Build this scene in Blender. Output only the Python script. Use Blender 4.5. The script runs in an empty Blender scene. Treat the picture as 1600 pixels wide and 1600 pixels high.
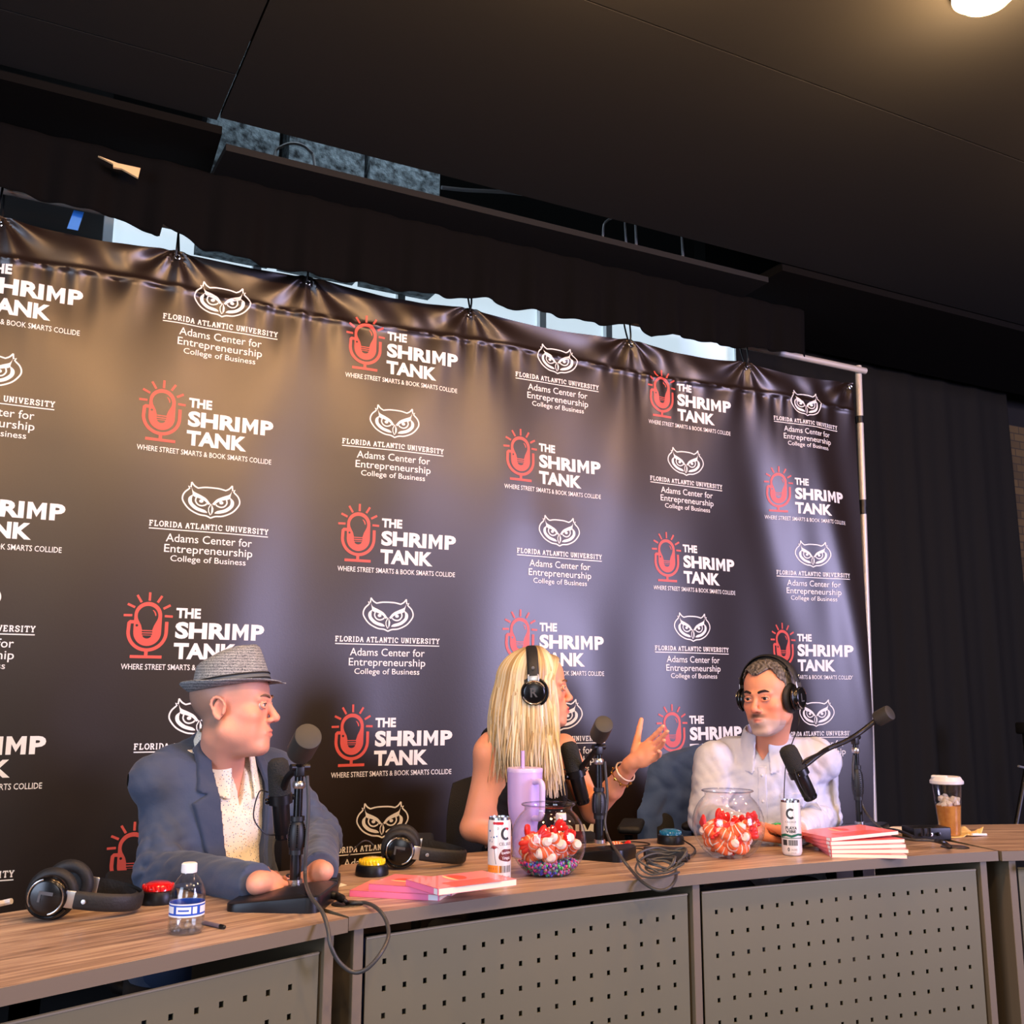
import bpy, bmesh, math, random
import numpy as np
from mathutils import Vector, Matrix
from mathutils.geometry import tessellate_polygon

random.seed(7)
rng = np.random.default_rng(7)
SC = bpy.context.scene
COL = SC.collection
R = math.radians

# ------------------------------------------------------------------ camera
# world: X along the banner to the right, Y towards it, Z up, camera above the origin
F_PX = 1581.22
CAM_H = 1.2
RM = np.array([[0.88644047, -0.46283031, 0.00337574],
               [0.08560659, 0.15678252, -0.98391603],
               [0.45485691, 0.87247197, 0.17859969]])      # rows: image right, image down, view
CAM = np.array([0.0, 0.0, CAM_H])
cd = bpy.data.cameras.new('camera')
cam = bpy.data.objects.new('camera', cd)
COL.objects.link(cam)
cd.sensor_fit = 'HORIZONTAL'
cd.sensor_width = 36.0
cd.lens = F_PX / 1600 * 36.0
cd.clip_start = 0.05
r_, d_, v_ = RM
cam.matrix_world = Matrix(((r_[0], -d_[0], -v_[0], 0), (r_[1], -d_[1], -v_[1], 0),
                           (r_[2], -d_[2], -v_[2], CAM_H), (0, 0, 0, 1)))
SC.camera = cam

# ------------------------------------------------------------------ light and exposure
SC.view_settings.view_transform = 'Standard'
SC.view_settings.look = 'None'
SC.view_settings.gamma = 1.0
SC.view_settings.use_curve_mapping = False
SC.view_settings.exposure = 0.15
SC.cycles.max_bounces = 8
SC.cycles.transparent_max_bounces = 16
SC.cycles.caustics_reflective = False
SC.cycles.caustics_refractive = False
SC.cycles.sample_clamp_indirect = 6.0
try:
    SC.cycles.use_denoising = True
except Exception:
    pass
W = bpy.data.worlds.new('world')
SC.world = W
W.use_nodes = True
W.node_tree.nodes['Background'].inputs[0].default_value = (0.55, 0.62, 0.75, 1)
W.node_tree.nodes['Background'].inputs[1].default_value = 0.05


def area_light(name, loc, target, size, size_y, power, color, spread=180):
    l = bpy.data.lights.new(name, 'AREA')
    l.shape = 'RECTANGLE'
    l.size = size
    l.size_y = size_y
    l.energy = power
    l.color = color
    l.spread = R(spread)
    o = bpy.data.objects.new(name, l)
    COL.objects.link(o)
    o.location = loc
    o.rotation_euler = (Vector(target) - Vector(loc)).to_track_quat('-Z', 'Y').to_euler()
    return o


def spot_light(name, loc, target, power, color, angle=70, blend=.6, radius=.06):
    l = bpy.data.lights.new(name, 'SPOT')
    l.energy = power
    l.color = color
    l.spot_size = R(angle)
    l.spot_blend = blend
    l.shadow_soft_size = radius
    o = bpy.data.objects.new(name, l)
    COL.objects.link(o)
    o.location = loc
    o.rotation_euler = (Vector(target) - Vector(loc)).to_track_quat('-Z', 'Y').to_euler()
    return o


WARM = (1.0, .74, .46)
COOL = (.62, .74, 1.0)
# added area lights: banner sheen at right, assumed daylight at left, fill behind
area_light('sheen_light_right', (6.4, -3.2, 2.0), (2.2, 3.5, 1.5), 3.0, 2.0, 900, (.66, .60, 1.0))
area_light('assumed_daylight_left', (-3.2, 0.2, 1.7), (0.7, 2.8, 1.0), 2.0, 2.2, 135, COOL)
area_light('fill_light_behind', (-1.6, -4.9, 2.0), (1.2, 2.9, 1.0), 2.4, 1.6, 70, (.9, .92, 1.0))
# assumed ceiling lights over the desk, out of frame; the seen lamp is separate
for i, (x, y, p) in enumerate(((0.30, 1.65, 105), (1.25, 1.62, 120), (3.7, 1.60, 80), (-0.5, 0.1, 90), (0.9, 0.1, 110), (2.3, 0.1, 110), (0.2, -1.6, 90), (1.8, -1.6, 90))):
    if y > 1:
        pl_ = bpy.data.lights.new('assumed_ceiling_light', 'POINT')
        pl_.energy = p * .62
        pl_.color = (1.0, .52, .21)
        pl_.shadow_soft_size = .12
        po_ = bpy.data.objects.new('assumed_ceiling_light', pl_)
        COL.objects.link(po_)
        po_.location = (x, y, 2.90)
        continue
    spot_light('assumed_ceiling_spot', (x, y, 3.06), (x + .1, y + (.75 if y > 1 else 1.9), .9), p, (1.0, .66, .38), 120, .9, .10)

# ------------------------------------------------------------------ pixel helpers (photo pixels, 1600 frame)


def ray(x, y):
    return RM.T @ np.array([(x - 800) / F_PX, (y - 800) / F_PX, 1.0])


def at_z(x, y, z):
    d = ray(x, y)
    return CAM + d * ((z - CAM_H) / d[2])


def at_y(x, y, Y):
    d = ray(x, y)
    return CAM + d * (Y / d[1])


def at_d(x, y, depth):
    return CAM + ray(x, y) * depth


TABLE = 0.745


def tab(x, y, h=0.0):
    p = at_z(x, y, TABLE + h)
    return Vector(p)


# ------------------------------------------------------------------ materials


def lin(c):
    c = c / 255.0
    return c / 12.92 if c <= .04045 else ((c + .055) / 1.055) ** 2.4


def rgb(r, g, b):
    return (lin(r), lin(g), lin(b), 1.0)


MATS = {}


def mat(name, col=(128, 128, 128), rough=.6, metal=0.0, spec=.5, bump=None, coat=0, emit=None, trans=0, ior=1.45, alpha=1,
        var=None, sheen=0, sss=0):
    """bump=(scale, strength), var=(scale, second colour, amount)"""
    if name in MATS:
        return MATS[name]
    m = bpy.data.materials.new(name)
    m.use_nodes = True
    nt = m.node_tree
    b = nt.nodes['Principled BSDF']
    b.inputs['Base Color'].default_value = rgb(*col)
    b.inputs['Roughness'].default_value = rough
    b.inputs['Metallic'].default_value = metal
    b.inputs['Specular IOR Level'].default_value = spec
    b.inputs['IOR'].default_value = ior
    b.inputs['Transmission Weight'].default_value = trans
    b.inputs['Alpha'].default_value = alpha
    b.inputs['Coat Weight'].default_value = coat
    b.inputs['Sheen Weight'].default_value = sheen
    if sss:
        b.inputs['Subsurface Weight'].default_value = sss
        b.inputs['Subsurface Radius'].default_value = (.012, .005, .003)
        b.inputs['Subsurface Scale'].default_value = 1.0
    if emit:
        b.inputs['Emission Color'].default_value = rgb(*emit[0])
        b.inputs['Emission Strength'].default_value = emit[1]
    tc = None
    if bump or var:
        tc = nt.nodes.new('ShaderNodeTexCoord')
    if var:
        n = nt.nodes.new('ShaderNodeTexNoise')
        n.inputs['Scale'].default_value = var[0]
        n.inputs['Detail'].default_value = 4
        nt.links.new(tc.outputs['Object'], n.inputs['Vector'])
        mx = nt.nodes.new('ShaderNodeMix')
        mx.data_type = 'RGBA'
        mx.inputs[6].default_value = rgb(*col)
        mx.inputs[7].default_value = rgb(*var[1])
        ramp = nt.nodes.new('ShaderNodeMapRange')
        ramp.inputs[1].default_value = .35
        ramp.inputs[2].default_value = .68
        ramp.inputs[4].default_value = var[2]
        nt.links.new(n.outputs['Fac'], ramp.inputs[0])
        nt.links.new(ramp.outputs[0], mx.inputs[0])
        nt.links.new(mx.outputs[2], b.inputs['Base Color'])
    if bump:
        n = nt.nodes.new('ShaderNodeTexNoise')
        n.inputs['Scale'].default_value = bump[0]
        n.inputs['Detail'].default_value = 3
        nt.links.new(tc.outputs['Object'], n.inputs['Vector'])
        bp = nt.nodes.new('ShaderNodeBump')
        bp.inputs['Strength'].default_value = bump[1]
        bp.inputs['Distance'].default_value = .01
        nt.links.new(n.outputs['Fac'], bp.inputs['Height'])
        nt.links.new(bp.outputs[0], b.inputs['Normal'])
    MATS[name] = m
    return m


def glass_mat(name, tint=(255, 255, 255), rough=.0, ior=1.12, face=.06):
    """thin clear plastic or glass: mostly see-through, mirror-like towards the rim"""
    if name in MATS:
        return MATS[name]
    m = bpy.data.materials.new(name)
    m.use_nodes = True
    nt = m.node_tree
    nt.nodes.remove(nt.nodes['Principled BSDF'])
    out = nt.nodes['Material Output']
    t = nt.nodes.new('ShaderNodeBsdfTransparent')
    t.inputs[0].default_value = rgb(*tint)
    g = nt.nodes.new('ShaderNodeBsdfGlossy')
    g.inputs['Roughness'].default_value = .04 + rough
    lw = nt.nodes.new('ShaderNodeLayerWeight')
    lw.inputs[0].default_value = .5
    pw = nt.nodes.new('ShaderNodeMath')
    pw.operation = 'POWER'
    pw.inputs[1].default_value = 3.5
    nt.links.new(lw.outputs['Facing'], pw.inputs[0])
    fr = nt.nodes.new('ShaderNodeMapRange')
    fr.inputs[3].default_value = face
    fr.inputs[4].default_value = .75
    nt.links.new(pw.outputs[0], fr.inputs[0])
    mx = nt.nodes.new('ShaderNodeMixShader')
    nt.links.new(fr.outputs[0], mx.inputs[0])
    nt.links.new(t.outputs[0], mx.inputs[1])
    nt.links.new(g.outputs[0], mx.inputs[2])
    nt.links.new(mx.outputs[0], out.inputs[0])
    MATS[name] = m
    return m


# ------------------------------------------------------------------ mesh builder


def rotz(a):
    return Matrix.Rotation(a, 4, 'Z')


class MB:
    def __init__(s):
        s.v, s.f, s.m, s.sm = [], [], [], []

    def add(s, verts, faces, mi=0, smooth=True, M=None):
        o = len(s.v)
        if M is not None:
            verts = [M @ Vector(p) for p in verts]
        s.v += [tuple(p) for p in verts]
        s.f += [tuple(i + o for i in f) for f in faces]
        s.m += [mi] * len(faces)
        s.sm += [smooth] * len(faces)
        return s

    def box(s, c, size, M=None, mi=0, taper=1.0):
        x, y, z = [k / 2 for k in size]
        t = taper
        vs = [(-x, -y, -z), (x, -y, -z), (x, y, -z), (-x, y, -z), (-x * t, -y * t, z), (x * t, -y * t, z), (x * t, y * t, z), (-x * t, y * t, z)]
        T = Matrix.Translation(c) @ (M or Matrix())
        fs = [(3, 2, 1, 0), (4, 5, 6, 7), (0, 1, 5, 4), (1, 2, 6, 5), (2, 3, 7, 6), (3, 0, 4, 7)]
        return s.add(vs, fs, mi, False, T)

    def rbox(s, c, size, r=.004, M=None, mi=0, seg=3):
        """rounded box through bmesh bevel"""
        bm = bmesh.new()
        bmesh.ops.create_cube(bm, size=1)
        bmesh.ops.scale(bm, vec=size, verts=bm.verts)
        bmesh.ops.bevel(bm, geom=list(bm.edges), offset=r, segments=seg, affect='EDGES', profile=.5)
        T = Matrix.Translation(c) @ (M or Matrix())
        bm.verts.ensure_lookup_table()
        s.add([v.co.copy() for v in bm.verts], [[v.index for v in f.verts] for f in bm.faces], mi, True, T)
        bm.free()
        return s

    def tube(s, pts, r, seg=12, mi=0, caps=True, M=None, flat=None):
        pts = [Vector(p) for p in pts]
        n = len(pts)
        rs = [r] * n if not hasattr(r, '__len__') else list(r)
        vs, fs = [], []
        prev = None
        for i, p in enumerate(pts):
            t = (pts[min(i + 1, n - 1)] - pts[max(i - 1, 0)])
            t = t.normalized() if t.length > 1e-9 else Vector((0, 0, 1))
            if prev is None:
                a = Vector((0, 0, 1)) if abs(t.z) < .9 else Vector((1, 0, 0))
                u = (a - t * a.dot(t)).normalized()
            else:
                u = prev - t * prev.dot(t)
                u = u.normalized() if u.length > 1e-9 else t.orthogonal().normalized()
            prev = u
            w = t.cross(u)
            for k in range(seg):
                a = 2 * math.pi * k / seg
                vs.append(p + (u * math.cos(a) * (flat or 1) + w * math.sin(a)) * rs[i])
        for i in range(n - 1):
            for k in range(seg):
                a, b = i * seg + k, i * seg + (k + 1) % seg
                fs.append((a, b, b + seg, a + seg))
        if caps:
            fs.append(tuple(reversed(range(seg))))
            fs.append(tuple(range((n - 1) * seg, n * seg)))
        return s.add(vs, fs, mi, True, M)

    def lathe(s, prof, seg=32, mi=0, M=None, sx=1, sy=1):
        """profile [(r, z)] bottom to top; r 0 closes"""
        vs, fs = [], []
        idx = []
        for r, z in prof:
            if r < 1e-6:
                idx.append([len(vs)] * seg)
                vs.append((0, 0, z))
            else:
                idx.append(list(range(len(vs), len(vs) + seg)))
                vs += [(r * math.cos(2 * math.pi * k / seg) * sx, r * math.sin(2 * math.pi * k / seg) * sy, z) for k in range(seg)]
        for i in range(len(prof) - 1):
            for k in range(seg):
                q = [idx[i][k], idx[i][(k + 1) % seg], idx[i + 1][(k + 1) % seg], idx[i + 1][k]]
                u = []
                for e in q:
                    if e not in u:
                        u.append(e)
                if len(u) > 2:
                    fs.append(tuple(u))
        return s.add(vs, fs, mi, True, M)

    def ball(s, c, rad, seg=16, rings=10, mi=0, M=None):
        rx, ry, rz = (rad,) * 3 if not hasattr(rad, '__len__') else rad
        prof = [(math.sin(math.pi * i / rings), -math.cos(math.pi * i / rings)) for i in range(rings + 1)]
        prof[0] = (0, -1)
        prof[-1] = (0, 1)
        T = Matrix.Translation(c) @ (M or Matrix()) @ Matrix.Diagonal((rx, ry, rz, 1))
        return s.lathe(prof, seg, mi, T)

    def prism(s, poly, z0, z1, mi=0, M=None, smooth=False):
        n = len(poly)
        vs = [(x, y, z0) for x, y in poly] + [(x, y, z1) for x, y in poly]
        fs = [(i, (i + 1) % n, (i + 1) % n + n, i + n) for i in range(n)]
        fs += [tuple(reversed(range(n))), tuple(range(n, 2 * n))]
        return s.add(vs, fs, mi, smooth, M)

    def build(s, name, mats, parent=None, world=False, bevel=0, loc=None, solid=0, sub=0, sharp=40):
        me = bpy.data.meshes.new(name)
        vs = s.v
        if world and parent is not None:
            Mi = WORLD(parent).inverted()
            vs = [tuple(Mi @ Vector(p)) for p in vs]
        me.from_pydata(vs, [], s.f)
        if not isinstance(mats, (list, tuple)):
            mats = [mats]
        for m in mats:
            me.materials.append(m)
        me.polygons.foreach_set('material_index', s.m)
        me.polygons.foreach_set('use_smooth', s.sm)
        me.update()
        if any(s.sm):
            flat = [not q for q in s.sm]
            me.set_sharp_from_angle(angle=R(sharp))
            if any(flat):
                me.polygons.foreach_set('use_smooth', s.sm)
        o = bpy.data.objects.new(name, me)
        COL.objects.link(o)
        if parent is not None:
            o.parent = parent
        if loc is not None:
            o.location = loc
        if solid:
            md = o.modifiers.new('solid', 'SOLIDIFY')
            md.thickness = solid
            md.offset = 0
        if bevel:
            md = o.modifiers.new('bevel', 'BEVEL')
            md.width = bevel
            md.segments = 2
            md.limit_method = 'ANGLE'
        if sub:
            md = o.modifiers.new('sub', 'SUBSURF')
            md.levels = md.render_levels = sub
        return o


LOCAL = {}


def WORLD(o):
    M = LOCAL.get(o.name)
    if M is None:
        M = Matrix.LocRotScale(o.location, o.rotation_euler, o.scale)
    if o.parent:
        return WORLD(o.parent) @ M
    return M


def tag(o, label=None, cat=None, group=None, kind=None):
    if label:
        o['label'] = label
    if cat:
        o['category'] = cat
    if group:
        o['group'] = group
    if kind:
        o['kind'] = kind
    return o


def thing(name, label, cat, loc=(0, 0, 0), rz=0, group=None, rot=None):
    o = bpy.data.objects.new(name, None)
    COL.objects.link(o)
    o.empty_display_size = .05
    o.location = loc
    o.rotation_euler = rot or (0, 0, rz)
    return tag(o, label, cat, group)


def struct(o):
    o['kind'] = 'structure'
    return o


def copy_tree(o, parent=None):
    c = o.copy()
    COL.objects.link(c)
    if parent is not None:
        c.parent = parent
    for ch in list(o.children):
        copy_tree(ch, c)
    return c


def smooth_path(pts, n=8):
    """Catmull-Rom through the points"""
    P = [Vector(p) for p in pts]
    P = [P[0] * 2 - P[1]] + P + [P[-1] * 2 - P[-2]]
    out = []
    for i in range(1, len(P) - 2):
        for k in range(n):
            t = k / n
            a, b, c, d = P[i - 1], P[i], P[i + 1], P[i + 2]
            out.append(.5 * ((2 * b) + (c - a) * t + (2 * a - 5 * b + 4 * c - d) * t * t + (3 * b - 3 * c + d - a) * t ** 3))
    out.append(P[-2])
    return out


# ------------------------------------------------------------------ lettering
_tcache = {}


def text_geo(s, bold=0.0, res=3):
    key = (s, bold, res)
    if key in _tcache:
        return _tcache[key]
    cu = bpy.data.curves.new('t', 'FONT')
    cu.body = s
    cu.size = 1
    cu.resolution_u = res
    cu.offset = bold
    cu.fill_mode = 'FRONT'
    o = bpy.data.objects.new('t', cu)
    COL.objects.link(o)
    dg = bpy.context.evaluated_depsgraph_get()
    me = bpy.data.meshes.new_from_object(o.evaluated_get(dg))
    V = np.array([v.co[:2] for v in me.vertices]) if len(me.vertices) else np.zeros((0, 2))
    Fc = [tuple(p.vertices) for p in me.polygons]
    bpy.data.meshes.remove(me)
    bpy.data.objects.remove(o)
    bpy.data.curves.remove(cu)
    lo, hi = V.min(0), V.max(0)
    _tcache[key] = (V, Fc, lo, hi)
    return _tcache[key]


def text2d(s, x0, x1, y0, y1, bold=0.0, res=3):
    """text stretched into the box; y0 is the baseline, y1 the cap height"""
    V, Fc, lo, hi = text_geo(s, bold, res)
    H = text_geo('H', bold, res)
    base, cap = H[2][1], H[3][1]
    X = x0 + (V[:, 0] - lo[0]) / (hi[0] - lo[0]) * (x1 - x0)
    Y = y0 + (V[:, 1] - base) / (cap - base) * (y1 - y0)
    return np.stack([X, Y], 1), Fc


def stroke2d(pts, w, closed=False):
    P = [Vector((p[0], p[1])) for p in pts]
    n = len(P)
    ws = [w] * n if not hasattr(w, '__len__') else w
    vs, fs = [], []
    for i in range(n):
        a = P[(i - 1) % n] if closed else P[max(i - 1, 0)]
        b = P[(i + 1) % n] if closed else P[min(i + 1, n - 1)]
        t = (b - a).normalized()
        nrm = Vector((-t.y, t.x)) * ws[i] / 2
        vs += [P[i] + nrm, P[i] - nrm]
    for i in range(n if closed else n - 1):
        j = (i + 1) % n
        fs.append((2 * i, 2 * i + 1, 2 * j + 1, 2 * j))
    return np.array([tuple(v) for v in vs]), fs


def poly2d(pts):
    tri = tessellate_polygon([[Vector((p[0], p[1], 0)) for p in pts]])
    return np.array([(p[0], p[1]) for p in pts]), [tuple(t) for t in tri]


def smooth2d(pts, n=5, closed=False):
    if closed:
        P = [pts[-1]] + list(pts) + [pts[0], pts[1]]
    else:
        P = [(2 * pts[0][0] - pts[1][0], 2 * pts[0][1] - pts[1][1])] + list(pts) + [(2 * pts[-1][0] - pts[-2][0], 2 * pts[-1][1] - pts[-2][1])]
    P = [np.array(p, float) for p in P]
    out = []
    for i in range(1, len(P) - 2):
        for k in range(n):
            t = k / n
            a, b, c, d = P[i - 1], P[i], P[i + 1], P[i + 2]
            out.append(.5 * (2 * b + (c - a) * t + (2 * a - 5 * b + 4 * c - d) * t * t + (3 * b - 3 * c + d - a) * t ** 3))
    if not closed:
        out.append(P[-2])
    return out

# ================================================================== the room
BLK = mat('matte_black_board', (23, 26, 28), .75, spec=.3, bump=(6, .1))
BLKC = mat('black_cloth', (8, 8, 9), .95, spec=.08)
BLKWALL = mat('black_drape', (22, 22, 19), .85, spec=.2)

fl = struct(MB().box((0.8, 0.0, -.05), (11.4, 10.4, .1)).build('floor', mat('dark_carpet', (46, 44, 42), .95, var=(30, (30, 29, 28), .7))))

CZ = 3.1
# ceiling boards with open seams between them
m = MB()
for x0, x1, y0, y1 in ((.562, 6.5, 2.135, 3.20), (.562, 6.5, -1.0, 2.129), (-4.9, .555, -1.0, 2.93), (-4.9, .555, 2.936, 3.22), (-4.9, 6.5, -5.1, -1.006)):
    m.box(((x0 + x1) / 2, (y0 + y1) / 2, CZ + .01), (x1 - x0, y1 - y0, .02))
struct(m.build('ceiling', BLK))
m = MB()
m.box((.8, 0, 4.05), (11.6, 10.6, .1))
struct(m.build('ceiling_deck', mat('dark_deck', (18, 18, 18), .95)))
# hanging soffit board between ceiling edge and curtain
m = MB()
m.prism([(.60, 3.275), (3.0, 3.27), (3.02, 3.57), (.59, 3.66)], 3.03, 3.055)
struct(m.build('trim_1', mat('soffit_black', (17, 19, 20), .75, spec=.25)))
m = MB()
m.prism([(-4.9, 3.225), (.575, 3.225), (.605, 3.70), (-4.9, 3.70)], 3.056, 3.085)
struct(m.build('trim_2', mat('dark_soffit', (8, 8, 8), .9, spec=.1)))
m = MB()
m.prism([(3.03, 3.21), (6.5, 3.21), (6.5, 3.95), (3.05, 3.95)], 3.07, 3.11)
struct(m.build('trim_3', mat('dark_soffit', (8, 8, 8), .9, spec=.1)))

# walls
m = MB()
m.box((-2.3, 4.25, 2.0), (5.2, .1, 4.1)); m.box((5.2, 4.25, 2.0), (3.6, .1, 4.1))
m.box((1.85, 4.25, 1.3), (3.3, .1, 2.7))
struct(m.build('wall_back', mat('dark_wall', (20, 20, 20), .9)))
m = MB()
for k in range(3):
    m.box((.62 + .36 * k + .17, 4.0, 3.45), (.335 if k else .30, .12, .95))
struct(m.build('wall_upper', mat('rough_concrete', (120, 132, 138), .95, bump=(34, 1.0), var=(30, (24, 28, 31), 1.0))))
struct(MB().box((-4.95, 0, 2), (.1, 10.4, 4.1)).build('wall_left', mat('grey_wall', (70, 70, 72), .9)))
struct(MB().box((6.55, 0, 2), (.1, 10.4, 4.1)).build('wall_right', mat('grey_wall', (70, 70, 72), .9)))
struct(MB().box((.8, -5.15, 2), (11.6, .1, 4.1)).build('wall_front', mat('grey_wall', (70, 70, 72), .9)))
# unseen area light added above the soffit to brighten the concrete in the gap
area_light('added_plenum_light', (1.3, 3.62, 3.95), (1.2, 3.9, 3.2), 1.4, .2, 9.0, (.7, .85, 1.0))

# window frames added on the unseen walls to go with the area lights
m = MB()
FRM = mat('white_frame', (215, 220, 222), .5)
for nm, (cx, cy, cz), (w_, h_), ax_ in (('added_frame_2', (6.49, -3.2, 2.0), (3.1, 2.1), 'x'), ('added_frame_3', (-4.89, .2, 1.7), (2.1, 2.3), 'x'), ('added_frame_4', (-1.6, -5.09, 2.0), (2.5, 1.7), 'y')):
    m = MB()
    for k in range(3):
        o_ = (k - 1) * w_ / 2
        m.box((cx + (0 if ax_ == 'x' else o_), cy + (o_ if ax_ == 'x' else 0), cz), (.05, .06, h_) if ax_ == 'x' else (.06, .05, h_))
    for k in (-1, 1):
        m.box((cx, cy, cz + k * h_ / 2), (.05, w_ + .06, .06) if ax_ == 'x' else (w_ + .06, .05, .06))
    struct(m.build(nm, FRM))

# brick strip at the far right, seen past the end of the black drape
bm_ = bpy.data.materials.new('old_brick')
bm_.use_nodes = True
nt = bm_.node_tree
br = nt.nodes.new('ShaderNodeTexBrick')
br.inputs['Color1'].default_value = rgb(92, 76, 44)
br.inputs['Color2'].default_value = rgb(66, 54, 32)
br.inputs['Mortar'].default_value = rgb(50, 44, 32)
br.inputs['Scale'].default_value = 5
tc = nt.nodes.new('ShaderNodeTexCoord')
mp = nt.nodes.new('ShaderNodeMapping')
mp.inputs['Rotation'].default_value = (R(90), 0, 0)
nt.links.new(tc.outputs['Object'], mp.inputs['Vector'])
nt.links.new(mp.outputs[0], br.inputs['Vector'])
nt.links.new(br.outputs[0], nt.nodes['Principled BSDF'].inputs['Base Color'])
nt.nodes['Principled BSDF'].inputs['Roughness'].default_value = .95
struct(MB().box((5.93, 4.12, 1.9), (.6, .14, 2.0)).build('wall_brick', bm_))

# window band above the banner, behind the curtain
m = MB().box((1.905, 4.1, 2.93), (3.20, .02, .36))
wn = struct(m.build('window_1', mat('window_daylight', (200, 215, 225), .3, emit=((196, 214, 226), .95))))
m = MB()
for x in (.31, .90, 1.55, 2.28, 2.66, 3.50):
    m.box((x, 4.07, 2.93), (.035, .03, .38))
m.box((1.905, 4.07, 3.10), (3.2, .03, .03)); m.box((1.905, 4.07, 2.765), (3.2, .04, .03))
m.build('window_frame', mat('white_frame', (215, 220, 222), .5), wn)

# black drape right of the banner
def drape(name, x0, x1, Y, z0, zt, material, amp, lam, label, cat, seed, hem=None, n=220, nz=26):
    r = np.random.default_rng(seed)
    ph = r.uniform(0, 6.28, 6)
    vs, fs = [], []
    for j in range(nz + 1):
        for i in range(n + 1):
            x = x0 + (x1 - x0) * i / n
            zb = hem(x) if hem else z0
            t = j / nz
            z = zt + (zb - zt) * t
            a = amp * (.35 + .65 * t)
            w = math.sin(x * 6.283 / lam + ph[0] + .7 * math.sin(x * 2.1 + ph[1])) + .5 * math.sin(x * 6.283 / lam * 2.3 + ph[2] + t * .6) + .25 * math.sin(x * 6.283 / lam * .37 + ph[3])
            vs.append((x, Y + a * w, z))
    for j in range(nz):
        for i in range(n):
            k = j * (n + 1) + i
            fs.append((k, k + 1, k + n + 2, k + n + 1))
    o = MB().add(vs, fs).build(name, material, solid=.003)
    return tag(o, label, cat)


drape('drape', 3.45, 5.60, 4.02, .02, 3.09, BLKWALL, .022, .34, 'tall black drape covering the wall right of the printed banner', 'curtain', 3)
hem_px = [(-60, 286), (0, 294), (100, 318), (150, 332), (180, 336), (215, 352), (236, 366), (243, 372), (251, 371), (253, 352), (285, 366), (320, 388), (370, 402),
          (440, 420), (520, 434), (560, 441), (600, 450), (640, 454), (690, 463), (735, 464), (770, 468), (795, 481), (860, 489), (900, 500), (960, 507),
          (1000, 506), (1020, 525), (1060, 523), (1110, 536), (1165, 543), (1200, 545), (1262, 556)]
hem_w = [at_y(x, y, 3.455) for x, y in hem_px]
hx = [p[0] for p in hem_w]
hz = [p[2] for p in hem_w]
drape('valance_curtain', hx[0], hx[-1], 3.46, 0, 3.035, BLKC, .016, .24, 'gathered black valance curtain hanging in front of the window band above the banner', 'curtain', 9,
      hem=lambda x: float(np.interp(x, hx, hz)), n=420, nz=14)

# cables and scraps in the ceiling gap
def wpath(name, pts, r, material, label, cat, seg=8, n=8, group=None):
    o = MB().tube(smooth_path(pts, n), r, seg).build(name, material)
    return tag(o, label, cat, group)


GREYP = mat('grey_plastic', (120, 122, 124), .5)
a = [at_y(x, y, 3.55) for x, y in ((430, 240), (440, 229), (455, 224), (472, 227), (484, 236), (490, 248))]
a = [(a[0][0] - .01, 3.5, 3.06)] + a + [(a[-1][0] + .01, 3.5, 3.06)]
wpath('cable_loop', a, .006, GREYP, 'grey cable loop hanging in the torn ceiling gap before the rough concrete', 'cable')
a = [at_y(x, y, 3.4) for x, y in ((690, 293), (730, 297), (800, 301), (862, 310))]
wpath('ceiling_pipe', a, .008, GREYP, 'thin grey pipe lying along the dark ceiling edge right of the gap', 'pipe')
a = [at_y(x, y, 3.4) for x, y in ((943, 355), (950, 344), (963, 339), (975, 343), (977, 356))]
a = [(a[0][0] - .005, 3.4, 3.06)] + a + [(a[-1][0] + .005, 3.4, 3.06)]
wpath('cable_loop', a, .005, GREYP, 'small pale cable loop at the ceiling edge near the soffit board end', 'cable')
for i, (q0, q1) in enumerate((((993, 343), (994, 362)), ((1065, 361), (1067, 379)))):
    o = MB().tube([(at_y(*q1, 3.4)[0], 3.4, 3.99), tuple(at_y(*q0, 3.4)), (at_y(*q1, 3.4)[0], 3.4, 3.058)], .006, 8).build('hanger_rod', GREYP)
    tag(o, ('short pale hanger rod just right of the small cable loop', 'short pale hanger rod furthest right along the ceiling edge')[i], 'rod')
p = at_y(193, 263, 3.405)
o = MB().prism([(-.085, .012), (-.02, .01), (.05, .022), (.052, -.02), (-.005, -.006), (-.03, -.012), (-.035, .002)], -.004, .004).build('wood_offcut', mat('raw_wood', (205, 178, 132), .8))
o.location = p
o.rotation_euler = (R(78), R(10), R(-4))
tag(o, 'cream scrap of raw wood showing through the black ceiling at far left', 'wood')

# ceiling lamp in the upper right corner
lp = at_z(1540, -2, CZ - .03)
lamp = thing('ceiling_lamp', 'glowing round warm ceiling lamp at the top right corner', 'lamp', (lp[0], lp[1], CZ))
MB().lathe([(0, 0), (.085, 0), (.085, -.018), (.07, -.022)], 40).build('housing', mat('lamp_white', (225, 220, 205), .4), lamp)
MB().lathe([(.07, -.02), (.062, -.04), (.035, -.05), (0, -.053)], 40).build('bulb', mat('lamp_glow', (255, 236, 190), .4, emit=((255, 226, 160), 9)), lamp)
pl = bpy.data.lights.new('lamp_light', 'POINT')
pl.energy = 62
pl.color = (1.0, .54, .23)
pl.shadow_soft_size = .07
po = bpy.data.objects.new('lamp_light', pl)
COL.objects.link(po)
po.location = (lp[0], lp[1], CZ - .20)

# ================================================================== the banner
U = .7                       # metres per logo column
BY = 3.57
BROW = .529034782


def bx_(c):
    return (c - 1.07434552) * U


def bz_(v):
    return CAM_H + (v + 2.1165614) * U


HOOKS = [.15, .984, 1.798, 2.48, 3.454, 4.569, 5.524, 6.47]


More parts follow.
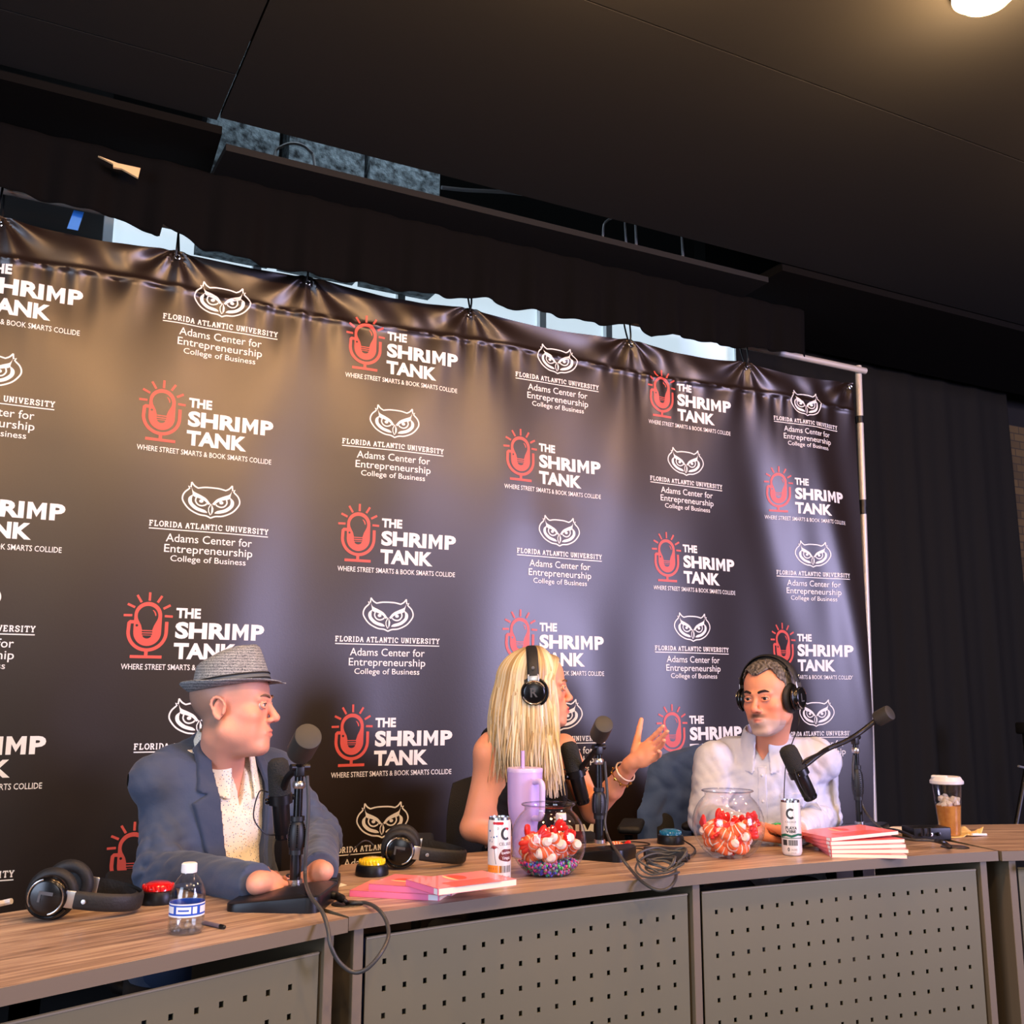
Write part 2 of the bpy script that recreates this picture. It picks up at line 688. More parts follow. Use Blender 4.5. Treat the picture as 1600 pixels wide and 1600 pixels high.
def banner_off(c, v):
    """distance the vinyl stands out towards the room (metres), c, v in logo units"""
    c = np.asarray(c, float)
    v = np.asarray(v, float)
    d = .110 - v                                   # below the top edge
    y = .010 * np.sin(2.1 * c + .9 * v + .6) * np.clip(d, 0, 1)
    y += .0075 * np.sin(4.4 * c + 1.5 * v + 1.9 + .8 * np.sin(1.3 * v)) * np.clip(d * .9, .12, 1)
    y += .0042 * np.sin(8.6 * c - 1.2 * v + .4 * np.sin(3 * c)) * np.clip(d, .2, .8)
    y += .014 * np.exp(-((c - 3.75 + .32 * (v + .6)) / .3) ** 2) * np.clip(d * .8, 0, 1)
    y += .020 * np.exp(-((c - 6.15 + .20 * (v + .6)) / .13) ** 2) * np.clip(d, 0, 1) - .02 * np.exp(-((c - 5.62 + .22 * (v + .6)) / .2) ** 2) * np.clip(d, 0, 1)
    for h in HOOKS:                                # gathers fanning out below each tie
        r = np.hypot(c - h, d + .03)
        th = np.arctan2(c - h, d + .03)
        y += .011 * np.cos(9 * th + h * 3) * np.exp(-r / .30) * np.clip(r / .08, 0, 1)
    # heat seam of the top hem with small puckers under it
    y += .006 * np.exp(-((d - .20 - .015 * np.sin(3 * c)) / .014) ** 2)
    y += .0045 * np.sin(46 * c + 4 * np.sin(5.3 * c)) * np.exp(-np.clip(d - .20, 0, 9) / .10) * (d > .2)
    y += .006 * np.sin(17 * c + 9 * v + 3 * np.sin(4 * c)) * np.exp(-((d - .10) / .09) ** 2)
    return y


def top_sag(c):
    s = 0
    for a, b in zip(HOOKS[:-1], HOOKS[1:]):
        if a <= c <= b:
            s = .03 * math.sin(math.pi * (c - a) / (b - a)) * (b - a)
    return s


BC0, BC1 = .15, 6.485
BV0, BV1 = -3.30, .118
NX, NZ = 520, 250
cs = np.linspace(BC0, BC1, NX + 1)
ts = (np.linspace(0, 1, NZ + 1)) ** 1.35
verts, faces = [], []
sag = np.array([top_sag(c) for c in cs])
for t in ts:
    vtop = BV1 - sag
    v = vtop + (BV0 - vtop) * t
    c2 = cs + (.0 if True else 0)
    # the right edge leans a little, as hung
    lean = np.where(cs > 6.0, (cs - 6.0) / .485, 0) * (.025 * (1 - t) - .035 * t)
    off = banner_off(cs, v)
    for i in range(NX + 1):
        verts.append((bx_(cs[i] + lean[i]), BY - off[i], bz_(v[i])))
for j in range(NZ):
    for i in range(NX):
        k = j * (NX + 1) + i
        faces.append((k, k + NX + 1, k + NX + 2, k + 1))
ban = MB()
ban.add(verts, faces, 0, True)


def print2d(vf, c0, v0, layer, mi):
    """put a flat shape given in logo units onto the hanging vinyl"""
    V, Fc = vf
    V = np.asarray(V, float)
    bm = bmesh.new()
    vv = [bm.verts.new((p[0], p[1], 0)) for p in V]
    for f in Fc:
        if len(set(f)) > 2:
            try:
                bm.faces.new([vv[i] for i in f])
            except ValueError:
                pass
    for it in range(5):
        le = [e for e in bm.edges if e.calc_length() > .03]
        if not le:
            break
        bmesh.ops.triangulate(bm, faces=[f for f in bm.faces if len(f.verts) > 3])
        le = [e for e in bm.edges if e.calc_length() > .03]
        bmesh.ops.subdivide_edges(bm, edges=le, cuts=1)
    bmesh.ops.triangulate(bm, faces=[f for f in bm.faces if len(f.verts) > 3])
    bm.verts.ensure_lookup_table()
    co = np.array([(v.co.x, v.co.y) for v in bm.verts])
    fs = []
    for f in bm.faces:
        idx = [v.index for v in f.verts]
        a, b, c = co[idx[0]], co[idx[1]], co[idx[2]]
        cr = (b[0] - a[0]) * (c[1] - a[1]) - (b[1] - a[1]) * (c[0] - a[0])
        fs.append(tuple(idx) if cr > 0 else tuple(reversed(idx)))
    bm.free()
    C_, V_ = co[:, 0] + c0, co[:, 1] + v0
    keep = (C_ > BC0 + .002) & (C_ < BC1 - .002)
    off = banner_off(C_, V_) + .0016 + .0007 * layer
    P = [(bx_(C_[i]), BY - off[i], bz_(V_[i])) for i in range(len(C_))]
    fs = [f for f in fs if all(keep[i] for i in f)]
    ban.add(P, fs, mi, True)


def arc(cx, cy, rx, ry, a0, a1, n=14):
    return [(cx + rx * math.cos(R(a0 + (a1 - a0) * i / n)), cy + ry * math.sin(R(a0 + (a1 - a0) * i / n))) for i in range(n + 1)]


def shrimp_logo():
    L = []
    w = (0, 'white')
    L.append((text2d('THE', -.098, .017, -.166, -.117, .045), 0, 1))
    g6, g4, g5, gP = [text_geo(q_, .046) for q_ in ('SHRIMP', 'SHRI', 'SHRIM', 'P')]
    k = .432 / (g6[3][0] - g6[2][0])
    xi = -.098 + (g4[3][0] - g4[2][0]) * k
    xp = .334 - (gP[3][0] - gP[2][0]) * k
    L.append((text2d('SHRI', -.098, xi, -.264, -.185, .046), 0, 1))
    L.append((text2d('P', xp, .334, -.264, -.185, .046), 0, 1))
    a_, w_ = xi + .013, xp - xi - .026
    L.append((poly2d([(a_ + w_ * px_, -.264 + .079 * py_) for px_, py_ in ((0, 0), (0, 1), (.25, 1), (.5, .54), (.75, 1), (1, 1), (1, 0), (.74, 0), (.74, .58), (.5, .13), (.26, .58), (.26, 0))]), 0, 1))
    L.append((text2d('TANK', -.100, .199, -.362, -.285, .046), 0, 1))
    L.append((text2d('WHERE STREET SMARTS & BOOK SMARTS COLLIDE', -.332, .332, -.414, -.388, .006, 2), 0, 1))
    # microphone with a bulb for a head, coral red
    x = -.225
    body = arc(x, -.158, .063, .064, 0, 180, 18) + arc(x, -.238, .063, .065, 180, 360, 18)
    L.append((poly2d(body), 0, 2))
    bulb = arc(x - .001, -.160, .047, .047, -25, 205, 20) + [(x - .030, -.205), (x - .024, -.228), (x + .022, -.228), (x + .029, -.205)]
    L.append((poly2d(bulb), 1, 0))
    L.append((stroke2d(arc(x, -.160, .034, .034, 0, 55, 8), [.002, .005, .006, .006, .006, .006, .005, .004, .002]), 2, 2))
    L.append((stroke2d([(x - .025, -.236), (x + .023, -.236)], .006), 1, 0))
    L.append((stroke2d([(x - .024, -.247), (x + .022, -.247)], .006), 1, 0))
    L.append((poly2d(arc(x - .001, -.253, .020, .015, 180, 360, 10)), 1, 0))
    L.append((poly2d(arc(x - .049, -.207, .006, .006, 0, 345, 12)), 1, 0))
    u = [(x - .058, -.191), (x - .080, -.191), (x - .084, -.195)] + arc(x, -.236, .086, .086, 180, 360, 26) + [(x + .086, -.186)]
    L.append((stroke2d(u, .016), 0, 2))
    L.append((stroke2d([(x, -.318), (x, -.352)], .016), 0, 2))
    L.append((stroke2d([(x - .071, -.354), (x + .072, -.354)], .014), 0, 2))
    for a_, b_ in (((-.336, -.161), (-.297, -.160)), ((-.321, -.107), (-.287, -.122)), ((-.280, -.063), (-.259, -.097)), ((-.223, -.048), (-.223, -.088)),
                   ((-.167, -.063), (-.186, -.095)), ((-.126, -.106), (-.158, -.124)), ((-.113, -.160), (-.150, -.159))):
        L.append((stroke2d([a_, b_], .011), 0, 2))
    return L


SERIF = {  # strokes on a 1 x 1 cell: thin slab letters
    'F': [[(0, 0), (.5, 0)], [(.22, 0), (.22, 1)], [(0, 1), (.85, 1), (.85, .78)], [(.22, .52), (.62, .52)], [(.62, .42), (.62, .62)]],
    'L': [[(0, 0), (.85, 0), (.85, .25)], [(.22, 0), (.22, 1)], [(0, 1), (.5, 1)]],
    'O': [arc(.5, .5, .46, .5, 0, 360, 18)],
    'R': [[(0, 0), (.42, 0)], [(.2, 0), (.2, 1)], [(0, 1), (.5, 1)] + arc(.5, .75, .28, .25, 90, -90, 8) + [(.2, .5)], [(.5, .5), (.82, 0), (1, 0)]],
    'I': [[(.1, 0), (.9, 0)], [(.5, 0), (.5, 1)], [(.1, 1), (.9, 1)]],
    'D': [[(0, 0), (.4, 0)] + arc(.4, .5, .52, .5, -90, 90, 12) + [(0, 1)], [(.2, 0), (.2, 1)]],
    'A': [[(-.02, 0), (.32, 0)], [(.68, 0), (1.02, 0)], [(.14, 0), (.46, 1), (.54, 1), (.86, 0)], [(.26, .36), (.74, .36)]],
    'T': [[(.28, 0), (.72, 0)], [(.5, 0), (.5, 1)], [(.04, .75), (.04, 1), (.96, 1), (.96, .75)]],
    'N': [[(0, 0), (.36, 0)], [(.18, 0), (.18, 1)], [(0, 1), (.22, 1), (.8, 0), (.82, 0), (.82, 1)], [(.64, 1), (1, 1)]],
    'C': [arc(.52, .5, .46, .5, 40, 320, 16), [(.87, .62), (.87, .95)]],
    'U': [[(0, 1), (.36, 1)], [(.64, 1), (1, 1)], [(.18, 1)] + arc(.5, .32, .32, .32, 180, 360, 10) + [(.82, 1)]],
    'V': [[(-.02, 1), (.34, 1)], [(.66, 1), (1.02, 1)], [(.14, 1), (.46, 0), (.54, 0), (.86, 1)]],
    'E': [[(0, 0), (.85, 0), (.85, .24)], [(.22, 0), (.22, 1)], [(0, 1), (.82, 1), (.82, .77)], [(.22, .52), (.58, .52)], [(.58, .42), (.58, .62)]],
    'S': [[(.86, .7), (.86, .95)], smooth2d([(.84, .78), (.68, .98), (.35, 1), (.14, .8), (.3, .58), (.66, .44), (.86, .24), (.66, .02), (.32, 0), (.14, .2)], 3), [(.12, .02), (.12, .3)]],
    'Y': [[(.28, 0), (.72, 0)], [(.5, 0), (.5, .45), (.14, 1)], [(.5, .45), (.86, 1)], [(-.04, 1), (.34, 1)], [(.66, 1), (1.04, 1)]],
}


def serif_line(s, x0, x1, y0, y1):
    adv = [.62 if ch == ' ' else (.78 if ch == 'I' else 1.22) for ch in s]
    k = (x1 - x0) / (sum(adv) - .22)
    out = []
    x = x0
    for ch, a_ in zip(s, adv):
        if ch != ' ':
            wd = (.5 if ch == 'I' else 1.0) * k
            for st in SERIF[ch]:
                out.append((stroke2d([(x + p[0] * wd, y0 + p[1] * (y1 - y0)) for p in st], .0052), 0, 1))
        x += a_ * k
    return out


def owl(cx, cy, s):
    """owl head emblem: outline with ear tufts, brows, eye rings, beak"""
    L = []

    def P(pts):
        return [(cx + s * p[0], cy + s * p[1]) for p in pts]

    def M2(pts):
        return [(-p[0], p[1]) for p in pts]
    half = smooth2d([(0, -.60), (-.16, -.535), (-.42, -.50), (-.74, -.34), (-.95, -.09), (-.985, .08), (-.92, .24), (-.80, .36)], 4)
    ear = [(-.76, .40), (-.80, .47), (-.72, .45), (-.70, .62)] + smooth2d([(-.70, .62), (-.60, .50), (-.48, .43)], 3)
    topc = smooth2d([(-.48, .43), (-.25, .475), (0, .485)], 3)
    lft = half + ear[:-1] + topc
    full = lft + list(reversed(M2(lft)))[1:-1]
    L.append((stroke2d(P(full), .052 * s, True), 0, 1))
    for f in (lambda p: p, M2):
        brow = smooth2d([(-.70, .44), (-.62, .30), (-.40, .20), (-.18, .08), (-.03, -.10)], 4) + smooth2d([(-.11, -.14), (-.22, -.02), (-.42, .07), (-.62, .13), (-.66, .26)], 4)[:]
        L.append((poly2d(P(f(brow))), 0, 1))
        ring = smooth2d([(-.63, .20), (-.78, .06), (-.76, -.14), (-.56, -.33), (-.30, -.42), (-.13, -.43)], 4) + smooth2d([(-.13, -.40), (-.22, -.33), (-.46, -.25), (-.64, -.10), (-.67, .04)], 4)
        L.append((poly2d(P(f(ring))), 0, 1))
        L.append((stroke2d(P(f(smooth2d([(-.52, .10), (-.54, -.03), (-.46, -.15), (-.33, -.19), (-.20, -.15), (-.16, -.10)], 4))), .05 * s), 0, 1))
        L.append((poly2d(P(f(arc(-.345, -.025, .075, .06, 0, 340, 10)))), 0, 1))
        beak = [(-.012, -.10), (-.085, -.26), (-.075, -.38), (-.012, -.50)]
        if f is M2:
            L.append((poly2d(P(f(beak))), 0, 1))
        else:
            L.append((stroke2d(P(beak), .035 * s), 0, 1))
    return L


def owl_logo():
    L = owl(-.003, -.108, .142)
    L += serif_line('FLORIDA ATLANTIC UNIVERSITY', -.291, .291, -.252, -.228)
    L.append((stroke2d([(-.291, -.2655), (.291, -.2655)], .005), 0, 1))
    L.append((text2d('Adams Center for', -.209, .209, -.325, -.286, .004), 0, 1))
    L.append((text2d('Entrepreneurship', -.214, .214, -.377, -.338, .004), 0, 1))
    L.append((text2d('College of Business', -.182, .182, -.420, -.391, .004), 0, 1))
    return L


SL, OL = shrimp_logo(), owl_logo()
for c in range(0, 7):
    for r in range(0, 6):
        lg = OL if (c + r) % 2 == 0 else SL
        for vf, layer, mi in lg:
            print2d(vf, c + (.0411 if r % 2 == 0 else 0), -r * BROW, layer, mi)
VINYL = mat('black_vinyl', (29, 20, 15), .36, spec=.7, bump=(160, .02))
PRW = mat('print_white', (232, 230, 226), .45)
PRR = mat('print_coral', (200, 80, 68), .45)
banner = thing('printed_banner', 'large black step-and-repeat vinyl banner with white owl and coral microphone logos', 'banner', (bx_(3.5), BY, 0))
ban.build('sheet', [VINYL, PRW, PRR], banner, world=True)
CHROME = mat('chrome', (205, 205, 205), .18, 1.0)
BLKP = mat('black_plastic', (17, 17, 18), .42)
for h in HOOKS[1:]:
    gm = MB()
    o_ = float(banner_off(h, .075))
    ring = [(bx_(h) + .0085 * math.cos(a), BY - o_ - .004, bz_(.078) + .0085 * math.sin(a)) for a in np.linspace(0, 6.283, 17)]
    gm.tube(ring, .0038, 8, caps=False)
    gm.build('grommet', CHROME, banner, world=True)
    if h < 6:
        zt = 1.677 - .005 * bx_(h)
        MB().tube(smooth_path([(bx_(h) - .006, BY - o_ - .006, bz_(.08)), (bx_(h) - .005, BY - .02, bz_(.14)), (bx_(h) + .002, BY + .008, CAM_H + zt + .018), (bx_(h) + .004, BY + .045, CAM_H + zt),
                               (bx_(h) + .008, BY + .02, bz_(.12)), (bx_(h) + .006, BY - .004, bz_(.075))], 6), .004, 8).build('tie', BLKP, banner, world=True)

# stand of tubes that carries the banner
ALU = mat('brushed_tube', (196, 192, 184), .4, .3)
stand = thing('banner_stand', 'silver tube frame holding up the printed banner', 'stand', (3.9, 3.62, 0))
MB().tube([(-.75, 3.60, CAM_H + 1.677), (3.93, 3.60, CAM_H + 1.655)], .0165, 16).build('crossbar', ALU, stand, world=True)
b0, b1 = at_y(1341, 572, 3.62), at_y(1352, 900, 3.62)
dx = (b1[0] - b0[0]) / (b1[2] - b0[2])
MB().tube([(b0[0], 3.62, b0[2]), (b0[0] + dx * (0.02 - b0[2]), 3.62, .02)], .0165, 16).build('upright', ALU, stand, world=True)
for y in (656, 787, 798):
    q = at_y(1343 if y < 700 else 1348, y, 3.62)
    MB().tube([(q[0], 3.62, q[2] - .018), (q[0], 3.62, q[2] + .018)], .021, 16).build('clamp', BLKP, stand, world=True)
MB().box((3.86, 3.62, .012), (.05, .5, .024)).build('foot', ALU, stand, world=True)
o = MB().prism([(-.022, -.035), (.012, -.035), (.026, .035), (-.006, .035)], -.001, .001).build('tape_piece', mat('blue_tape', (38, 112, 196), .5))
o.location = at_y(117, 344, 3.52)
o.rotation_euler = (R(90), 0, 0)
tag(o, 'strip of bright blue tape hanging below the silver tube at left', 'tape')

# tripod at the right edge of the frame
tp = thing('tripod', 'black tripod standing by the dark drape at the right edge', 'tripod', (5.0, 3.55, 0))
apex = Vector(at_y(1606, 1190, 3.55))
tp.location = (apex.x, apex.y, 0)
MB().tube([apex + Vector((0, 0, -.1)), apex + Vector((0, 0, .16))], .016, 12).build('center_column', BLKP, tp, world=True)
MB().rbox(apex + Vector((0, 0, .17)), (.07, .07, .06), .01).build('head', BLKP, tp, world=True)
for k in range(3):
    a = R(185 + 120 * k)
    MB().tube([apex, (apex.x + .42 * math.cos(a), apex.y + .42 * math.sin(a), .01)], [.014, .010], 10).build('leg', BLKP, tp, world=True)
MB().tube([apex + Vector((-.03, 0, -.03)), apex + Vector((-.09, -.01, -.02))], .006, 8).build('lever', GREYP, tp, world=True)

# ================================================================== the desks
wood = bpy.data.materials.new('taupe_wood')
wood.use_nodes = True
nt = wood.node_tree
b = nt.nodes['Principled BSDF']
tc = nt.nodes.new('ShaderNodeTexCoord')
mp = nt.nodes.new('ShaderNodeMapping')
mp.inputs['Scale'].default_value = (1.6, 26, 10)
nt.links.new(tc.outputs['Object'], mp.inputs['Vector'])
n1 = nt.nodes.new('ShaderNodeTexNoise')
n1.inputs['Scale'].default_value = 2.2
n1.inputs['Detail'].default_value = 6
n1.inputs['Distortion'].default_value = .8
nt.links.new(mp.outputs[0], n1.inputs['Vector'])
rp = nt.nodes.new('ShaderNodeValToRGB')
rp.color_ramp.elements[0].position = .30
rp.color_ramp.elements[0].color = rgb(112, 92, 78)
rp.color_ramp.elements[1].position = .68
rp.color_ramp.elements[1].color = rgb(194, 170, 146)
e_ = rp.color_ramp.elements.new(.48)
e_.color = rgb(160, 134, 116)
nt.links.new(n1.outputs['Fac'], rp.inputs[0])
nt.links.new(rp.outputs[0], b.inputs['Base Color'])
b.inputs['Roughness'].default_value = .38
b.inputs['Specular IOR Level'].default_value = .5
EDGE = mat('taupe_edge_band', (108, 97, 78), .5)
PANEL = mat('olive_grey_steel', (104, 101, 76), .5, .15, var=(3, (98, 95, 72), .6))
PANEDGE = mat('panel_rim', (132, 126, 108), .35, .4)


def fA(x):
    t = .727 - x
    return 2.120 - .36 * t - .02 * t * t


def fB(x):
    return 2.229 - .0935 * ((x - 1.77) / 1.02) ** 2


def fC(x):
    t = x - 2.795
    return 2.124 - .30 * t - .10 * t * t


def front(f, x0, x1, n, inset=0.0):
    out = []
    for i in range(n + 1):
        x = x0 + (x1 - x0) * i / n
        s = (f(x + .01) - f(x - .01)) / .02
        l = math.hypot(1, s)
        out.append((x - s / l * inset, f(x) + inset / l))
    return out


def arclen_pts(f, x0, x1, inset, ds):
    """positions along the curve by arc length"""
    pts = front(f, x0, x1, 240, inset)
    acc = [0]
    for a, c in zip(pts[:-1], pts[1:]):
        acc.append(acc[-1] + math.hypot(c[0] - a[0], c[1] - a[1]))
    return np.array(pts), np.array(acc)


def perforated(f, x0, x1, zt, zb, name, parent, colpitch=.0515, rowpitch=.0545, margin=.045, hole=.0095):
    pts, acc = arclen_pts(f, x0, x1, .022, 0)
    Ltot = acc[-1]
    ncol = int((Ltot - 2 * margin) / colpitch) + 1
    c0 = (Ltot - (ncol - 1) * colpitch) / 2
    sx = [0.0]
    hx_ = []
    for k in range(ncol):
        c = c0 + k * colpitch
        sx += [c - hole / 2, c + hole / 2]
        hx_.append(len(sx) - 2)
    sx.append(Ltot)
    sz = [zt]
    hz_ = []
    z = zt - .052
    while z > zb + .05:
        sz += [z + hole * .6, z - hole * .6]
        hz_.append(len(sz) - 2)
        z -= rowpitch
    sz.append(zb)
    vs = []
    for z in sz:
        for s_ in sx:
            vs.append((np.interp(s_, acc, pts[:, 0]), np.interp(s_, acc, pts[:, 1]), z))
    n = len(sx)
    fs = []
    for j in range(len(sz) - 1):
        for i in range(n - 1):
            if j in hz_ and i in hx_:
                continue
            k = j * n + i
            fs.append((k, k + n, k + n + 1, k + 1))
    o = MB().add(vs, fs, 0, False).build(name, PANEL, parent, world=True, solid=.003)
    # folded rim along the top
    rim = MB()
    rim.tube([(p[0], p[1], zt) for p in pts[::6]] + [(pts[-1][0], pts[-1][1], zt)], .0032, 6)
    rim.build('panel_rim', PANEDGE, o)
    o.children[0].data.transform(WORLD(parent).inverted())
    return o


TT = .028


def desktop(f, x0, x1, depth, parent, n=40):
    fr = front(f, x0, x1, n)
    bk = front(f, x0, x1, n, depth)
    top, bot = TABLE, TABLE - TT
    m = MB()
    r = .003
    vs = [(p[0], p[1], top) for p in fr] + [(p[0], p[1], top) for p in bk]
    k = n + 1
    m.add(vs, [(i, i + 1, i + 1 + k, i + k) for i in range(n)], 0, False)
    vs = [(p[0], p[1], bot) for p in fr] + [(p[0], p[1], bot) for p in bk]
    m.add(vs, [(i, i + k, i + 1 + k, i + 1) for i in range(n)], 1, False)
    loop = fr + bk[::-1]
    q = len(loop)
    m.add([(p[0], p[1], top) for p in loop] + [(p[0], p[1], bot) for p in loop], [(i, i + q, (i + 1) % q + q, (i + 1) % q) for i in range(q)], 1, False)
    return m.build('desktop', [wood, EDGE], parent, world=True)


def end_leg(f, x, depth, parent, thick=.024):
    s = (f(x + .01) - f(x - .01)) / .02
    l = math.hypot(1, s)
    nx, ny = -s / l, 1 / l
    tx, ty = 1 / l, s / l
    y = f(x)
    c = Vector((x + nx * (.012 + depth / 2), y + ny * (.012 + depth / 2), (TABLE - TT) / 2))
    M = Matrix(((tx, nx, 0, 0), (ty, ny, 0, 0), (0, 0, 1, 0), (0, 0, 0, 1)))
    return MB().box(c, (thick, depth, TABLE - TT), M).build('leg', EDGE, parent, world=True, bevel=.0015)


def port(parent, p, r=.028):
    m = MB().lathe([(0, .001), (r, .001), (r + .006, .0025), (r + .008, .0)], 28, M=Matrix.Translation((p[0], p[1], TABLE)))
    return m.build('cable_port', mat('port_black', (30, 29, 28), .4), parent, world=True)


PZT = TABLE - TT - .026
dA = thing('curved_desk', 'left curved wood-top desk section carrying headphones and the small water bottle', 'desk', (.2, 2.2, 0), math.atan(.36), group=None)
desktop(fA, -.75, .7255, .57, dA)
for x in (-.72, .690):
    end_leg(fA, x, .5, dA)
perforated(fA, -.70, .672, PZT - .008, .12, 'modesty_panel', dA)
dB = thing('curved_desk', 'middle curved wood-top desk section with both candy bowls and both cans', 'desk', (1.77, 2.5, 0))
desktop(fB, .731, 2.768, .60, dB, 60)
for x in (.762, 1.715, 2.722):
    end_leg(fB, x, .5, dB)
perforated(fB, .785, 1.692, PZT, .12, 'modesty_panel', dB)
perforated(fB, 1.740, 2.700, PZT, .12, 'modesty_panel', dB)
port(dB, tab(543, 1413)); port(dB, tab(1492, 1324), .034)
dC = thing('curved_desk', 'right curved wood-top desk section beyond the iced coffee cup', 'desk', (3.2, 2.3, 0), math.atan(-.38))
desktop(fC, 2.773, 3.75, .60, dC, 30)
for x in (2.812, 3.72):
    end_leg(fC, x, .5, dC)
perforated(fC, 2.835, 3.70, PZT, .12, 'modesty_panel', dC)
q0 = at_y(1584, 1350, 2.11)
MB().box((2.88, 2.085, PZT + .012), (.09, .004, .022)).build('gap_light_strip', mat('gap_light_cream', (236, 214, 150), .6), dC, world=True)  # cream strip stands in for bright background showing through the gap

# ================================================================== things on the desks
BLKG = mat('gloss_black', (12, 12, 13), .22)
BLKM = mat('satin_black_metal', (22, 24, 28), .38, .4)
RUB = mat('black_leatherette', (26, 27, 29), .6, bump=(90, .15))
GREYD = mat('dark_grey_print', (70, 72, 76), .5)
SILV = mat('satin_silver', (188, 186, 184), .28, .9)


def frame(zdir, xhint=(1, 0, 0)):
    z = Vector(zdir).normalized()
    x = Vector(xhint)
    x = (x - z * x.dot(z))
    x = x.normalized() if x.length > 1e-6 else z.orthogonal().normalized()
    y = z.cross(x)
    return Matrix(((x.x, y.x, z.x, 0), (x.y, y.y, z.y, 0), (x.z, y.z, z.z, 0), (0, 0, 0, 1)))


def headphones(label, M, hw=.078, H=.165, letter='L', group=None, wide=.036):
    """M places: local x across the ears, z up to the crown of the band, y along the band's width"""
    t = thing('headphones', label, 'headphones', M.to_translation(), group=group)
    t.rotation_euler = M.to_euler()
    a = [(hw * 1.10 * math.cos(q), 0, .035 + (H - .035) * math.sin(q)) for q in np.linspace(R(8), R(172), 36)]
    # band: flat strip
    def strip(th, w, grow, a=a):
        m = MB()
        vs, fs = [], []
        n = len(a)
        for i, p in enumerate(a):
            q = Vector(a[min(i + 1, n - 1)]) - Vector(a[max(i - 1, 0)])
            nn = Vector((q.z, 0, -q.x)).normalized()
            nn = nn if nn.dot(Vector((p[0], 0, p[2] - .04))) > 0 else -nn
            for (o, yy) in ((grow, -w / 2), (grow + th * .6, -w / 2 + .003), (grow + th, -w / 2 + .008), (grow + th, w / 2 - .008), (grow + th * .6, w / 2 - .003), (grow, w / 2)):
                vs.append(Vector(p) + nn * o + Vector((0, yy, 0)))
        for i in range(n - 1):
            for k in range(6):
                fs.append((i * 6 + k, i * 6 + (k + 1) % 6, (i + 1) * 6 + (k + 1) % 6, (i + 1) * 6 + k))
        fs += [tuple(range(6)), tuple(reversed(range((n - 1) * 6, n * 6)))]
        return m.add(vs, fs)
    hb = strip(.006, wide, 0).build('headband', RUB, t)
    strip(.010, wide * .82, -.011, a[7:-7]).build('band_pad', RUB, hb)
    for s in (1, -1):
        p = Vector(a[0 if s > 0 else -1])
        T = Matrix.Translation((s * hw * 1.12, 0, .040)) @ Matrix.Rotation(R(-s * 4), 4, 'Y')
        MB().rbox((0, 0, 0), (.004, wide * .95, .030), .0015, T).build('slider', SILV, t)
        MB().lathe([(0, 0), (.0052, 0), (.0045, .002), (0, .0025)], 14, M=Matrix.Translation((s * (hw * 1.12 + .004), 0, .074)) @ frame((s, 0, -.1))).build('button', SILV, t)
        X = Matrix.Translation((s * hw * .98, 0, 0)) @ frame((s, 0, 0), (0, 1, 0))
        cup = MB().lathe([(0, -.008), (.036, -.008), (.040, -.002), (.040, .012), (.034, .021), (.028, .0235), (0, .0225)], 36, M=X).build('ear_cup', BLKG, t)
        for a0 in (20, 200):
            MB().tube([X @ Vector((.0345 * math.cos(R(q)), .0345 * math.sin(R(q)), .0212)) for q in np.linspace(a0, a0 + 110, 16)], .0019, 8).build('chrome_arc', CHROME, cup)
        V, Fc = text2d('R' if letter == 'R' else 'L', -.011, .011, -.014, .014, .02)
        up = X.inverted().to_3x3() @ Vector((0, 0, 1))
        fx = Vector((-up.y, up.x, 0)) * -1
        vs = [X @ (Vector((0, 0, .0242)) + Vector((up.x, up.y, 0)) * p[1] + fx * p[0] * 1.0) for p in V]
        MB().add(vs, Fc, 0, False).build('side_letter', GREYD, cup)
        # yoke
        MB().tube([X @ Vector((.0425 * math.cos(R(q)), .0425 * math.sin(R(q)), .006)) for q in np.linspace(-62, 62, 16)], .0042, 8).build('yoke', BLKG, t)
        pad = MB()
        ring = [(.026 + .013 * math.cos(q) + .013, -.019 + .0125 * math.sin(q)) for q in np.linspace(0, 6.283, 15)]
        pad.lathe(ring, 40, M=X)
        pad.lathe([(0, -.012), (.03, -.012)], 30, M=X)
        pad.build('ear_pad', RUB, t)
    return t


def lying(center, yaw, tilt, roll=0):
    """band plane laid flat: crown points along yaw"""
    d = Vector((math.cos(yaw), math.sin(yaw), -math.tan(tilt))).normalized()
    across = Vector((-math.sin(yaw), math.cos(yaw), 0)) * -1
    y = d.cross(across)
    M = Matrix(((across.x, y.x, d.x, center[0]), (across.y, y.y, d.y, center[1]), (across.z, y.z, d.z, center[2]), (0, 0, 0, 1)))
    return M


def upc(p, h):
    return Vector((p[0], p[1], p[2] + h))


hpA = tab(92, 1428)
headphones('black over-ear headphones with chrome trim lying at the far left of the desk', lying(upc(hpA, .0505), R(-22), R(9)), .072, .165)
hpB = tab(626, 1352)
headphones('black over-ear headphones lying behind the yellow buzzer and pink books', lying(upc(hpB, .0505), R(-24), R(9)), .072, .175)
# headphone plugs and leads
wpath('headphone_plug', [tab(-14, 1415, .035), tab(4, 1411, .032), tab(18, 1408, .036)], .006, mat('white_plug', (214, 212, 214), .4), 'pale plug and lead entering from the left beside the leftmost headphones', 'plug')
wpath('headphone_cable', [at_d(585, 1322, 2.62), at_d(575, 1314, 2.62), at_d(562, 1318, 2.60), tab(535, 1348, .02), tab(520, 1362, .003), tab(505, 1372, .003), tab(480, 1384, .02)], .0018, mat('dark_cable', (44, 42, 42), .5), 'thin dark lead running from the middle headphones towards the seated man in the hat', 'cable')

